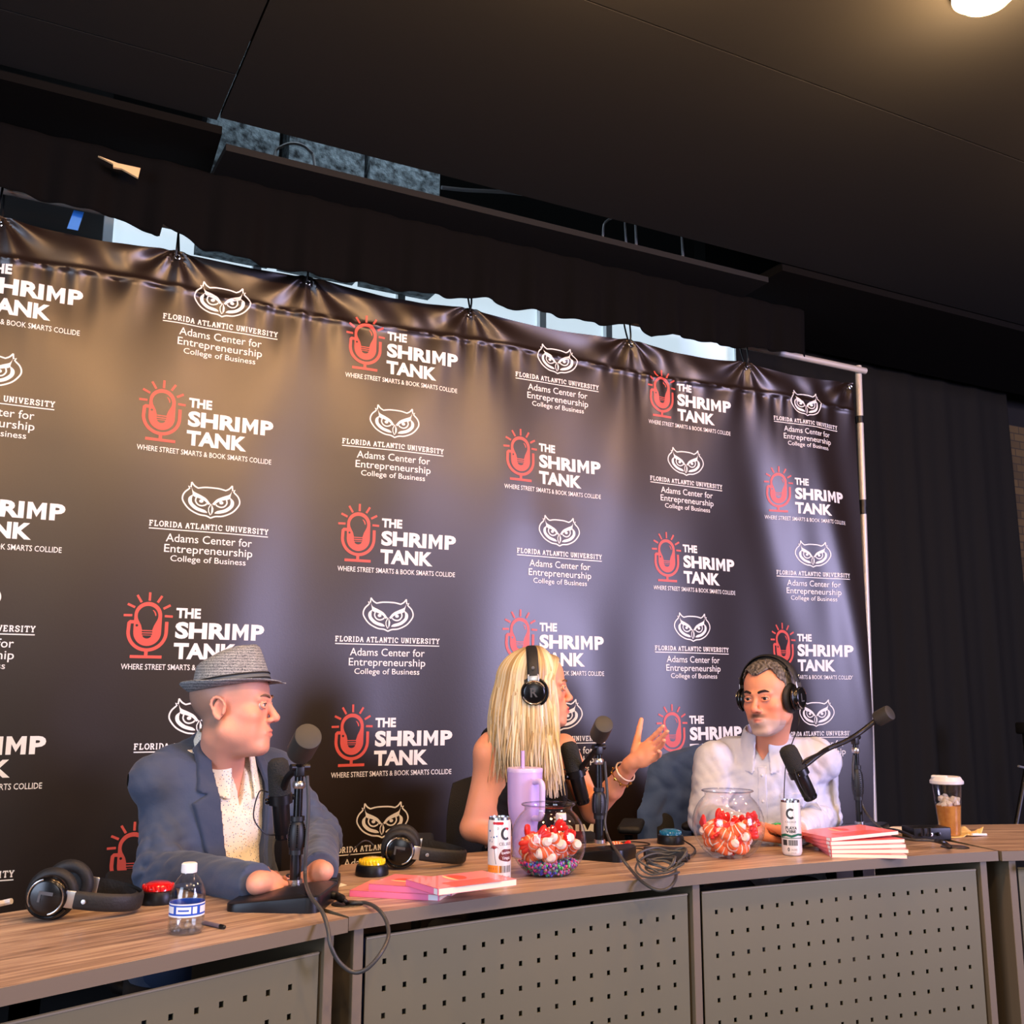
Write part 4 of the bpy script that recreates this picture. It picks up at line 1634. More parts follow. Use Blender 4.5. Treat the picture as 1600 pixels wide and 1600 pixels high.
def pile(r, cz, n, z0, z1, seed, lim=.026):
    """stable-looking heap: candies spaced apart inside the sphere"""
    rr = np.random.default_rng(seed)
    out = []
    tries = 0
    dmin = .026
    while len(out) < n and tries < 60000:
        tries += 1
        if tries % 4000 == 0:
            dmin *= .95
        u = len(out) / n
        z = z0 + (z1 - z0) * (u ** .8) + rr.uniform(-.006, .006)
        R_ = math.sqrt(max(.0004, r * r - (z - cz) ** 2)) - lim - .006
        a, q = rr.uniform(0, 6.283), math.sqrt(rr.uniform(.02, 1)) * R_
        c = (q * math.cos(a), q * math.sin(a), z)
        e3 = (rr.uniform(0, 360), rr.uniform(-40, 40), rr.choice([80, -80, 60, -95, 20]) + rr.uniform(-20, 20))
        Mr = Matrix.Rotation(R(e3[0]), 3, 'Z') @ Matrix.Rotation(R(e3[1]), 3, 'Y') @ Matrix.Rotation(R(e3[2]), 3, 'X')
        bad = False
        for tp in ((.046, .006, .030), (.046, -.006, .030), (-.034, 0, .012), (0, .014, 0), (0, -.014, 0), (.03, 0, .0), (.02, 0, -.012)):
            w_ = Mr @ (Vector(tp) * 1.18) + Vector(c)
            if w_.z < .006 or w_.x ** 2 + w_.y ** 2 + (w_.z - cz) ** 2 > (r - .004) ** 2:
                bad = True
        if bad:
            continue
        if all((c[0] - o[0]) ** 2 + (c[1] - o[1]) ** 2 + 1.6 * (c[2] - o[2]) ** 2 > dmin * dmin for o in out):
            out.append((c[0], c[1], c[2]) + e3)
    return out


pA = tab(857, 1366)
rA, rB = .0985, .104
candy_bowl(pA, rA, 'round clear glass bowl with gummy shrimp over coloured beads, left of the two bowls', 'left', 1, 0, pile(rA, rA * .86, 32, .040, .092, 5))
pB = tab(1140, 1338)
candy_bowl(pB, rB, 'round clear glass bowl half full of gummy shrimp, right of the two bowls', 'right', 2, 0, pile(rB, rB * .86, 38, .020, .084, 12))
g = gummy('lone orange and white gummy shrimp lying behind the middle microphone base', None)
g.location = tab(961, 1322, .016)
g.rotation_euler = (R(80), 0, R(-20))
# coloured beads in the left bowl: nobody could count them
m = MB()
rr = np.random.default_rng(3)
bcol = [(40, 60, 190), (214, 40, 130), (60, 190, 90), (20, 150, 170), (150, 60, 190), (230, 110, 160), (130, 130, 140)]
for k in range(900):
    z = rr.uniform(.004, .034)
    R_ = math.sqrt(rA * rA - (z - rA * .86) ** 2) - .006
    a = rr.uniform(0, 6.283)
    q = R_ * (rr.uniform(.75, 1) if k % 3 else math.sqrt(rr.uniform(0, 1)))
    if k % 3 == 0:
        z = rr.uniform(.026, .036)
    m.ball((pA.x + q * math.cos(a), pA.y + q * math.sin(a), pA.z + z), .0038, 6, 4, k % 7)
o = m.build('coloured_beads', [mat('bead_%d' % i, c, .3) for i, c in enumerate(bcol)])
tag(o, 'tiny multicoloured beads lying at the bottom of the left glass bowl', 'beads', kind='stuff')

# -------------------------------------------------------------- tumbler
LIL = mat('lilac_enamel', (196, 172, 232), .35)
LIL2 = mat('lilac_lid', (206, 188, 236), .3)
tp_ = tab(820, 1338)
t = thing('tumbler', 'tall lilac tumbler with handle, lid and straw beside the left candy bowl', 'tumbler', tp_)
H = .248
MB().lathe([(0, 0), (.034, 0), (.036, .003), (.0365, .085), (.040, .10), (.0475, .118), (.050, .15), (.0515, H - .012), (.0515, H - .010), (0, H - .010)], 48).build('cup', LIL, t)
MB().lathe([(0, H - .012), (.052, H - .012), (.0525, H - .004), (.050, H), (.040, H - .002), (0, H - .002)], 48).build('lid', LIL2, t)
MB().tube([(.0, .012, H - .05), (-.002, .010, H + .048)], .0055, 14).build('straw', mat('lilac_straw', (200, 170, 226), .3), t)
fa = facing(tp_) + R(34)
u = Vector((math.cos(fa), math.sin(fa), 0))
hp = [u * .047 + Vector((0, 0, H - .038)), u * .075 + Vector((0, 0, H - .034)), u * .088 + Vector((0, 0, H - .045)), u * .088 + Vector((0, 0, H - .085)), u * .086 + Vector((0, 0, H - .118)), u * .076 + Vector((0, 0, H - .134)), u * .046 + Vector((0, 0, H - .138))]
MB().tube(smooth_path(hp, 6), .0085, 14).build('handle', LIL2, t)

# -------------------------------------------------------------- iced coffee
cp = tab(1485, 1306)
t = thing('iced_coffee_cup', 'clear plastic cup of iced coffee with a white lid', 'cup', cp)
PLA = glass_mat('cup_plastic', (240, 242, 244), .08)
r0, r1, H = .033, .047, .172
MB().lathe([(0, .002), (r0, 0), (r0 + (r1 - r0) * .97, H * .97), (r1 + .002, H)], 48).build('cup_wall', PLA, t)
lv = .098
rl = r0 + (r1 - r0) * lv / H - .002
m = MB().lathe([(0, .004), (r0 - .002, .004), (rl, lv), (0, lv)], 40, 0)
m.build('coffee', mat('iced_coffee', (206, 140, 66), .3, var=(45, (170, 100, 40), .8)), t)
ra = np.random.default_rng(6)
m = MB()
for k in range(22):
    a, q = ra.uniform(0, 6.28), ra.uniform(0, 1) ** .5 * (rl - .009)
    m.rbox((q * math.cos(a), q * math.sin(a), lv + ra.uniform(-.004, .026)), (.017, .016, .015), .003, Matrix.Rotation(ra.uniform(0, 3), 4, 'X') @ rotz(ra.uniform(0, 3)), seg=2)
m.build('ice', mat('ice_milky', (240, 224, 204), .25, alpha=.75), t)
MB().lathe([(r1 + .003, H - .004), (r1 + .0065, H - .002), (r1 + .0065, H + .007), (r1 + .003, H + .010), (r1 - .001, H + .018), (r1 - .004, H + .021), (r1 - .010, H + .0195), (0, H + .0195)], 48).build('lid', mat('lid_white', (222, 224, 226), .35, alpha=.82), t)
MB().rbox((-.028, .004, H + .020), (.026, .05, .010), .004, rotz(.5)).build('sip_spout', mat('lid_white', (222, 224, 226), .35), t)
# crumpled napkin under it, a straw wrapper beside
m = MB()
ra = np.random.default_rng(2)
n = 22
vs, fs = [], []
for j in range(n):
    for i in range(n):
        x, y = (i / (n - 1) - .5) * .15, (j / (n - 1) - .5) * .10
        d_ = math.hypot(x - .01, y)
        z = .0015 + max(0, (d_ - .038)) * .38 * (1 + .7 * math.sin(x * 160 + y * 90)) * (x > -.02)
        vs.append((x + .028, y, z))
for j in range(n - 1):
    for i in range(n - 1):
        k = j * n + i
        fs.append((k, k + 1, k + n + 1, k + n))
o = m.add(vs, fs).build('napkin', mat('paper_tan', (232, 196, 128), .8), solid=.001, loc=cp)
tag(o, 'crumpled tan napkin tucked under the iced coffee cup', 'napkin')
wpath('straw_wrapper', [tab(1519, 1304, .008), tab(1530, 1304, .006), tab(1541, 1304, .004)], .004, mat('paper_white', (236, 234, 228), .7), 'white paper straw wrapper right of the iced coffee cup', 'wrapper')

# -------------------------------------------------------------- books
PINK = mat('book_pink', (244, 132, 140), .35, coat=.3)
PINK2 = mat('book_spine_pink', (240, 120, 170), .35, coat=.3)
PAGE = mat('book_pages', (246, 236, 206), .8)
BART = mat('book_art_coral', (226, 84, 66), .4)
BCRM = mat('book_art_cream', (240, 214, 170), .5)


def book(c0, ang, L, Wd, h, label, group, tilt=0.0, stripe=True, spine_mat=PINK2):
    """c0 front-left bottom corner of the spine, the spine runs along ang, the book extends to its left"""
    t = thing('pink_book', label, 'book', c0, 0, group)
    t.rotation_euler = (tilt, 0, ang)
    m = MB()
    ct = .0008
    m.box((L / 2, Wd / 2, ct / 2), (L, Wd, ct))
    m.box((L / 2, Wd / 2, h - ct / 2), (L, Wd, ct))
    m.box((L / 2, ct / 2, h / 2), (L, ct, h), None, 1)
    z = h + .0002
    m.add([(L * .30 + .030 * math.cos(q), Wd * .52 + .022 * math.sin(q), z) for q in np.linspace(0, 6.1, 18)], [tuple(range(18))], 2, False)
    m.add([(L * .30 + .036 * math.cos(q), Wd * .46 + .028 * math.sin(q) * .5, z + .0001) for q in np.linspace(3.3, 6.1, 14)], [tuple(range(14))], 3, False)
    for k in range(4):
        m.add([(L * .62 + k * .016, Wd * .2, z), (L * .62 + k * .016 + .009, Wd * .2, z), (L * .62 + k * .016 + .009, Wd * .8, z), (L * .62 + k * .016, Wd * .8, z)], [(0, 1, 2, 3)], 2, False)
    m.add([(L * .88, -.0003, .001), (L * .985, -.0003, .001), (L * .985, -.0003, h - .001), (L * .88, -.0003, h - .001)], [(0, 1, 2, 3)], 4, False)
    m.build('cover', [PINK, spine_mat, BART, BCRM, LWHITE], t)
    MB().box((L / 2 + .0005, Wd / 2 + .001, h / 2), (L - .0012, Wd - .003, h - 2 * ct)).build('pages', PAGE, t)
    return t


def bang(a, b):
    return math.atan2(b.y - a.y, b.x - a.x)


a_, b_ = tab(546, 1401), tab(684, 1408)
book(a_, bang(a_, b_), .215, .14, .014, 'pink paperback lying nearest the desk edge, lowest of the left group', 'pink paperbacks left')
a_, b_ = tab(576, 1391, .014), tab(690, 1399, .014)
book(a_, bang(a_, b_), .205, .14, .014, 'pink paperback on the lowest one, middle of the left group', 'pink paperbacks left')
a_, b_ = tab(634, 1384, .028), tab(683, 1399, .028)
book(a_, bang(a_, b_), .14, .21, .014, 'pink paperback on top of the left group, its page edges towards the can', 'pink paperbacks left')
# right stack, fanned
labs = ['bottom pink paperback of the stack beside the right can', 'second pink paperback from the bottom of the right stack', 'third pink paperback from the bottom of the right stack',
        'fourth pink paperback from the bottom of the right stack', 'top pink paperback of the right stack, cover slightly lifted']
A_, B_, C_ = tab(1252, 1326), tab(1299, 1340), tab(1389, 1330)
ba = bang(A_, B_)
Wr = (C_ - B_).length
for k in range(5):
    an = ba + R((-17, -10, -3, 2, 9)[k])
    Lk = .165
    corner = B_ + Vector(((0, .004, .006, .010, .014)[k], (.0, .004, .006, .012, .012)[k], .0105 * k))
    c0 = corner - Vector((math.cos(an), math.sin(an), 0)) * Lk
    book(c0, an, Lk, Wr * (.86, .92, .95, 1.0, 1.0)[k], .0103, labs[k], 'pink paperbacks in the right stack', R(2.0) if k == 4 else 0, spine_mat=PINK)

# -------------------------------------------------------------- papers, pens, tin
PAPER = mat('sheet_paper', (238, 236, 222), .7)


def sheet(pts, label):
    P = [tab(x, y, .0012) for x, y in pts]
    o = MB().add(P, [tuple(range(len(P)))], 0, False).build('paper_sheet', PAPER, solid=.0008)
    return tag(o, label, 'paper')


sheet([(392, 1402), (425, 1386), (512, 1374), (542, 1383), (520, 1388), (440, 1404)], 'white sheet of paper under the left microphone stand before the clasped hands')
sheet([(1374, 1302), (1392, 1292), (1466, 1291), (1478, 1301)], 'white sheet of paper behind the black cable box at right')


def pen(p0, p1, label, tip):
    p0, p1 = Vector(p0), Vector(p1)
    t = thing('pen', label, 'pen', p0)
    d = p1 - p0
    MB().tube([p0, p0 + d * .78], .0042, 12).build('barrel', tip[0], t, world=True)
    MB().tube([p0 + d * .78, p0 + d * .97, p1], [.0045, .0036, .001], 12).build('pen_tip', tip[1], t, world=True)
    return t


pen(tab(318, 1441, .0045), tab(352, 1449, .0045), 'pen with a dark end lying right of the small water bottle', (mat('pen_lilac', (120, 112, 130), .35), BLKP))
pen(tab(496, 1376, .005), tab(515, 1364, .010), 'silver pen resting on the white sheet by the clasped hands', (SILV, BLKP))
p = tab(1381, 1314)
t = thing('round_tin', 'grey and black round tin right of the stacked pink books', 'tin', p)
MB().lathe([(0, 0), (.030, 0), (.031, .003), (.031, .024), (0, .024)], 36).build('base', mat('tin_grey', (120, 128, 138), .4), t)
MB().lathe([(.031, .024), (.031, .034), (.028, .037), (0, .037)], 36).build('lid', BLKM, t)
o = MB().prism([(-.035, -.02), (.03, -.024), (.04, .018), (-.02, .026)], 0, .004).build('pink_card', PINK, loc=tab(1362, 1302, .001))
tag(o, 'small pink card lying behind the right stack of books', 'card')

# ================================================================== people
def vec(p):
    return np.array(p, float)


class SDF:
    """signed-distance volume on a rectilinear grid, meshed with surface nets"""

    def __init__(s, xs, ys, zs):
        s.ax = [np.asarray(a, np.float32) for a in (xs, ys, zs)]
        s.d = np.full([len(a) for a in s.ax], .5, np.float32)

    def win(s, lo, hi):
        sl = []
        for a, l, h in zip(s.ax, lo, hi):
            i, j = np.searchsorted(a, l), np.searchsorted(a, h)
            sl.append(slice(max(0, i - 1), min(len(a), j + 1)))
        if any(q.stop <= q.start for q in sl):
            return None, None
        X, Y, Z = np.meshgrid(*[a[q] for a, q in zip(s.ax, sl)], indexing='ij', sparse=True)
        return tuple(sl), (X, Y, Z)

    def put(s, sl, q, k, mode):
        d = s.d[sl]
        if mode == '+':
            h = np.clip(.5 + .5 * (d - q) / k, 0, 1)
            s.d[sl] = d * (1 - h) + q * h - k * h * (1 - h)
        else:
            h = np.clip(.5 - .5 * (d + q) / k, 0, 1)
            s.d[sl] = d * (1 - h) - q * h + k * h * (1 - h)

    def ell(s, c, r, k=.01, M=None, mode='+'):
        c = vec(c)
        r = vec([r] * 3 if np.isscalar(r) else r)
        m = r.max() + k * 1.6 + .03
        sl, G = s.win(c - m, c + m)
        if sl is None:
            return s
        X, Y, Z = G[0] - c[0], G[1] - c[1], G[2] - c[2]
        if M is not None:      # columns of M: local axes
            X, Y, Z = (M[0][i] * X + M[1][i] * Y + M[2][i] * Z for i in range(3))
        k0 = np.sqrt((X / r[0]) ** 2 + (Y / r[1]) ** 2 + (Z / r[2]) ** 2) + 1e-6
        k1 = np.sqrt((X / r[0] ** 2) ** 2 + (Y / r[1] ** 2) ** 2 + (Z / r[2] ** 2) ** 2) + 1e-6
        s.put(sl, k0 * (k0 - 1) / k1, k, mode)
        return s

    def cone(s, a, b, ra, rb, k=.01, mode='+'):
        a, b = vec(a), vec(b)
        m = max(ra, rb) + k * 1.6 + .02
        sl, G = s.win(np.minimum(a, b) - m, np.maximum(a, b) + m)
        if sl is None:
            return s
        ba = b - a
        L2 = float(ba @ ba) + 1e-12
        X, Y, Z = G[0] - a[0], G[1] - a[1], G[2] - a[2]
        t = np.clip((X * ba[0] + Y * ba[1] + Z * ba[2]) / L2, 0, 1)
        q = np.sqrt((X - t * ba[0]) ** 2 + (Y - t * ba[1]) ** 2 + (Z - t * ba[2]) ** 2) - (ra + (rb - ra) * t)
        s.put(sl, q.astype(np.float32), k, mode)
        return s

    def chain(s, pts, rs, k=.01):
        for i in range(len(pts) - 1):
            s.cone(pts[i], pts[i + 1], rs[i], rs[i + 1], k)
        return s

    def grid(s):
        return np.meshgrid(*s.ax, indexing='ij', sparse=True)

    def nets(s, d=None):
        d = s.d if d is None else d
        ins = d < 0
        A = ins[:-1, :-1, :-1]
        cnt = np.zeros(A.shape, np.int8)
        nx, ny, nz = d.shape
        C = [(i, j, k) for i in (0, 1) for j in (0, 1) for k in (0, 1)]

        def sh(v, c):
            return v[c[0]:nx - 1 + c[0], c[1]:ny - 1 + c[1], c[2]:nz - 1 + c[2]]
        for c in C:
            cnt += sh(ins, c)
        act = (cnt > 0) & (cnt < 8)
        I = np.argwhere(act)
        vid = np.full(A.shape, -1, np.int32)
        vid[act] = np.arange(len(I))
        val = {c: d[I[:, 0] + c[0], I[:, 1] + c[1], I[:, 2] + c[2]] for c in C}
        acc = np.zeros((len(I), 3))
        n = np.zeros(len(I))
        for a in C:
            for ax in range(3):
                if a[ax]:
                    continue
                b = list(a)
                b[ax] = 1
                b = tuple(b)
                va, vb = val[a], val[b]
                cr = (va < 0) != (vb < 0)
                t = np.where(cr, va / np.where(cr, va - vb, 1), 0)
                p = np.tile(np.array(a, float), (len(I), 1))
                p[:, ax] = t
                acc += p * cr[:, None]
                n += cr
        f = acc / n[:, None]
        P = np.zeros_like(f)
        for ax in range(3):
            g = s.ax[ax]
            i = I[:, ax]
            P[:, ax] = g[i] + f[:, ax] * (g[i + 1] - g[i])
        quads = []
        for ax in range(3):
            sl0 = [slice(None)] * 3
            sl1 = [slice(None)] * 3
            sl0[ax] = slice(0, -1)
            sl1[ax] = slice(1, None)
            x0, x1 = ins[tuple(sl0)], ins[tuple(sl1)]
            E = np.argwhere(x0 != x1)
            u, v = (ax + 1) % 3, (ax + 2) % 3
            ok = (E[:, u] > 0) & (E[:, v] > 0) & (E[:, u] < d.shape[u] - 1) & (E[:, v] < d.shape[v] - 1)
            E = E[ok]
            q = []
            for du, dv in ((-1, -1), (0, -1), (0, 0), (-1, 0)):
                e = E.copy()
                e[:, u] += du
                e[:, v] += dv
                q.append(vid[e[:, 0], e[:, 1], e[:, 2]])
            q = np.stack(q, 1)
            flip = ~x0[E[:, 0], E[:, 1], E[:, 2]]
            q[flip] = q[flip][:, ::-1]
            quads.append(q)
        Q = np.concatenate(quads)
        Q = Q[(Q >= 0).all(1)]
        return P, Q


def net_object(name, PQ, mats, parent, attr=None, keep_big=True, smooth_it=1):
    P, Q = PQ
    if smooth_it:
        for _ in range(smooth_it):
            acc = np.zeros_like(P)
            n = np.zeros(len(P))
            for i in range(4):
                a, b = Q[:, i], Q[:, (i + 1) % 4]
                np.add.at(acc, a, P[b])
                np.add.at(n, a, 1)
                np.add.at(acc, b, P[a])
                np.add.at(n, b, 1)
            P = P * .5 + .5 * acc / np.maximum(n, 1)[:, None]
    if keep_big and len(Q):
        lab = np.arange(len(P))
        for _ in range(400):
            m = lab[Q].min(1)
            new = lab.copy()
            for i in range(4):
                np.minimum.at(new, Q[:, i], m)
            new = new[new]
            if (new == lab).all():
                break
            lab = new
        c = np.bincount(lab[Q[:, 0]], minlength=len(P))
        Q = Q[lab[Q[:, 0]] == c.argmax()]
        used = np.unique(Q)
        mp_ = np.full(len(P), -1)
        mp_[used] = np.arange(len(used))
        P, Q = P[used], mp_[Q]
    o = np.array(WORLD(parent).to_translation())
    me = bpy.data.meshes.new(name)
    me.from_pydata((P - o).tolist(), [], Q.tolist())
    for m in (mats if isinstance(mats, (list, tuple)) else [mats]):
        me.materials.append(m)
    me.polygons.foreach_set('use_smooth', [True] * len(me.polygons))
    if attr is not None:
        col = attr(P).astype(np.float32)
        at = me.color_attributes.new('tint', 'FLOAT_COLOR', 'POINT')
        at.data.foreach_set('color', np.concatenate([col, np.ones((len(P), 1), np.float32)], 1).ravel())
    me.update()
    ob = bpy.data.objects.new(name, me)
    COL.objects.link(ob)
    ob.parent = parent
    return ob


def tint_mat(name, rough=.5, sss=.12, spec=.4, bump=(300, .06)):
    m = bpy.data.materials.new(name)
    m.use_nodes = True
    nt = m.node_tree
    b = nt.nodes['Principled BSDF']
    a = nt.nodes.new('ShaderNodeAttribute')
    a.attribute_name = 'tint'
    nt.links.new(a.outputs['Color'], b.inputs['Base Color'])
    b.inputs['Roughness'].default_value = rough
    b.inputs['Specular IOR Level'].default_value = spec
    if sss:
        b.inputs['Subsurface Weight'].default_value = sss
        b.inputs['Subsurface Radius'].default_value = (.010, .004, .002)
        b.inputs['Subsurface Scale'].default_value = 1.0
    tc = nt.nodes.new('ShaderNodeTexCoord')
    n = nt.nodes.new('ShaderNodeTexNoise')
    n.inputs['Scale'].default_value = bump[0]
    bp = nt.nodes.new('ShaderNodeBump')
    bp.inputs['Strength'].default_value = bump[1]
    bp.inputs['Distance'].default_value = .004
    nt.links.new(tc.outputs['Object'], n.inputs['Vector'])
    nt.links.new(n.outputs['Fac'], bp.inputs['Height'])
    nt.links.new(bp.outputs[0], b.inputs['Normal'])
    return m


SKIN = tint_mat('skin')


def L3(c):
    return np.array([lin(k) for k in c])


class Frame:
    """local axes: x to the person's right, y forward, z up"""

    def __init__(s, o, yaw, pitch=0, roll=0, scale=1.0):
        s.o = vec(o)
        f = vec((math.cos(yaw) * math.cos(pitch), math.sin(yaw) * math.cos(pitch), math.sin(pitch)))
        r = np.cross(f, (0, 0, 1))
        r /= np.linalg.norm(r)
        u = np.cross(r, f)
        c, q = math.cos(roll), math.sin(roll)
        r, u = r * c + u * q, u * c - r * q
        s.M = np.stack([r, f, u], 1)
        s.k = scale

    def __call__(s, x, y, z):
        return s.o + s.M @ (vec((x, y, z)) * s.k)

    def local(s, P):
        return ((P - s.o) @ s.M) / s.k

    def matrix(s, x=0, y=0, z=0):
        p = s(x, y, z)
        M = Matrix([list(s.M[i]) + [p[i]] for i in range(3)] + [[0, 0, 0, 1]])
        return M

    def lg(s, G):
        X, Y, Z = G[0] - s.o[0], G[1] - s.o[1], G[2] - s.o[2]
        return [(s.M[0][i] * X + s.M[1][i] * Y + s.M[2][i] * Z) / s.k for i in range(3)]


def head(S, F, fem=False, heavy=1.0, neck_to=None, neck_r=.056, smile=0):
    k = F.k

    def E(c, r, kk=.01, mode='+'):
        S.ell(F(*c), vec(r) * k, kk * k, F.M, mode)

    def C(a, b, ra, rb, kk=.008, mode='+'):
        S.cone(F(*a), F(*b), ra * k, rb * k, kk * k, mode)
    w = heavy
    E((0, -.018, .036), (.074, .096, .082), .02)
    E((0, .034, .036), (.061, .054, .062), .03)
    E((0, .028, -.042), (.057 * w, .060, .075), .03)
    for q in (-1, 1):
        C((q * .052 * w, -.006, -.062), (q * .020, .070, -.103), .017 * w, .014, .03)
        E((q * .042 * w, .056, -.026), (.021, .022, .020), .02)
        E((q * .033 * w, .046, -.060), (.022, .025, .027), .02)
        C((q * .010, .0895, .0165), (q * .042, .075, .0165), .0075 if not fem else .005, .007, .012)
    E((0, .079, -.107), (.019 if fem else .024, .013, .012), .016)
    E((0, .076, -.070), (.026, .0205, .026), .02)
    # sockets, lids
    for q in (-1, 1):
        E((q * .031, .103, .000), (.0165, .0175, .0085), .012, '-')
        pts = [(q * (.031 + .0145 * math.cos(a)), .0905 - .0055 * abs(math.cos(a)) ** 2 - (.003 if math.cos(a) * 1 > .5 else 0), .0058 * math.sin(a) + .0008) for a in np.linspace(.15, math.pi - .15, 6)]
        for i in range(5):
            C(pts[i], pts[i + 1], .0029, .0029, .003)
        pts = [(q * (.031 + .0145 * math.cos(a)), .0895 - .0055 * abs(math.cos(a)) ** 2, -.0056 * math.sin(a) - .0012) for a in np.linspace(.15, math.pi - .15, 6)]
        for i in range(5):
            C(pts[i], pts[i + 1], .0026, .0026, .004)
    # nose
    nt_ = .108 if fem else .112
    C((0, .087, .010), (0, nt_ - .003, -.030), .0062, .0088 if fem else .0105, .012)
    E((0, nt_ - .002, -.034), (.0105, .0100, .0085), .008)
    for q in (-1, 1):
        E((q * .0115, .097, -.0385), (.0075, .0095, .0068), .006)
        E((q * .006, .104, -.0445), (.0035, .005, .003), .003, '-')
    # mouth
    z = -.0665
    for q in (-1, 1):
        C((q * .021, .0885, z - .002 + smile), (q * .004, .0985, z + .0020), .0030, .0052 if fem else .0040, .005)
        C((q * .020, .0885, z - .005 + smile), (0, .0968, z - .0090), .0030, .0064 if fem else .0048, .005)
        C((q * .021, .0940, z - .003 + smile), (0, .1028, z - .0035), .0013, .0020, .003, '-')
    # ears
    for q in (-1, 1):
        a = R(12)
        Mx = F.M @ np.array([[1, 0, 0], [0, math.cos(a), math.sin(a)], [0, -math.sin(a), math.cos(a)]])
        S.ell(F(q * .0770, -.014, -.006), vec((.0070, .0165, .0270)) * k, .006 * k, Mx)
        hx_ = [(q * (.0835 + .002 * math.sin(b)), -.0165 - .0175 * math.cos(b) * (1 if math.sin(b) > 0 else .75) + .004 * math.sin(b) * -1, -.005 + (.0275 if math.sin(b) > 0 else .026) * math.sin(b)) for b in np.linspace(R(-80), R(215), 13)]
        for i in range(12):
            r_a, r_b = .0036, .0036
            if i < 2:
                r_a, r_b = .0055, .0048
            C(hx_[i], hx_[i + 1], r_a, r_b, .003)
        S.ell(F(q * .0885, -.013, -.004), vec((.0085, .0105, .0170)) * k, .003 * k, Mx, '-')
        C((q * .0800, -.0005, -.002), (q * .0800, -.002, -.014), .0040, .0042, .003)
    if neck_to is not None:
        S.cone(F(0, -.022, -.070), neck_to, neck_r * k, neck_r * 1.06 * k, .03 * k)


def face_parts(F, root, iris=(74, 58, 40), brow=(60, 44, 34), brow_r=.0036):
    k = F.k
    for q in (-1, 1):
        c = F(q * .031, .0788, .000)
        M = Matrix([list(F.M[i]) + [c[i]] for i in range(3)] + [[0, 0, 0, 1]]) @ Matrix.Rotation(R(-90), 4, 'X')
        m = MB()
        r = .0118 * k
        m.lathe([(r * math.sin(a), r * math.cos(a)) for a in np.linspace(math.pi, .52, 12)], 24, 0, M)
        m.lathe([(r * math.sin(a), r * math.cos(a)) for a in np.linspace(.52, .22, 4)], 24, 1, M)
        m.lathe([(r * math.sin(a), r * math.cos(a)) for a in (.22, .1)] + [(0, r)], 24, 2, M)
        m.build('eye', [mat('eye_white', (206, 194, 188), .25), mat('iris_%d' % iris[0], iris, .15), mat('pupil', (8, 7, 7), .1)], root, world=True)
        pts = [F(q * (.031 + .0145 * math.cos(a)), .0925 - .0055 * abs(math.cos(a)) ** 2 - (.003 if math.cos(a) > .5 else 0), .0046 * math.sin(a) + .0004) for a in np.linspace(.1, math.pi - .15, 9)]
        MB().tube(pts, .0011 * k, 6).build('eyelash', mat('lash_dark', (44, 32, 28), .7), root, world=True)
        pts = [F(q * x, y, z) for x, y, z in ((.013, .0975, .0195), (.024, .0955, .0240), (.036, .0885, .0255), (.047, .077, .0200))]
        MB().tube(smooth_path(pts, 5), [brow_r * k * f for f in [.7] + [1] * 9 + [.9, .8, .7, .6, .5, .3]][:16], 8, flat=1.0).build('eyebrow', mat('brow_%d' % brow[0], brow, .9, bump=(500, .6)), root, world=True)


def skin_tint(F, base, lip, extra=None, lipw=1.0):
    b, l = L3(base), L3(lip)

    def fn(P):
        q = F.local(P)
        x, y, z = q.T
        c = np.tile(b, (len(P), 1))
        m = np.exp(-((x / .017) ** 4) - (((z + .0695) / .0085) ** 4)) * (y > .085) * lipw
        c = c * (1 - m[:, None]) + l * m[:, None]
        rosy = np.exp(-(((np.abs(x) - .042) / .022) ** 2) - (((z + .03) / .025) ** 2)) * (y > .03) * .35 + np.exp(-((x / .013) ** 2) - (((z + .034) / .014) ** 2)) * (y > .09) * .4
        r = L3((min(255, base[0] + 6), base[1] - 30, base[2] - 26))
        c = c * (1 - rosy[:, None]) + r * rosy[:, None]
        er = np.exp(-(((np.abs(x) - .080) / .0055) ** 2) - (((y + .013) / .010) ** 2) - (((z + .004) / .017) ** 2)) * .5
        c = c * (1 - er[:, None]) + L3((190, 96, 82)) * er[:, None]
        if extra:
            c = extra(q, c)
        return c
    return fn


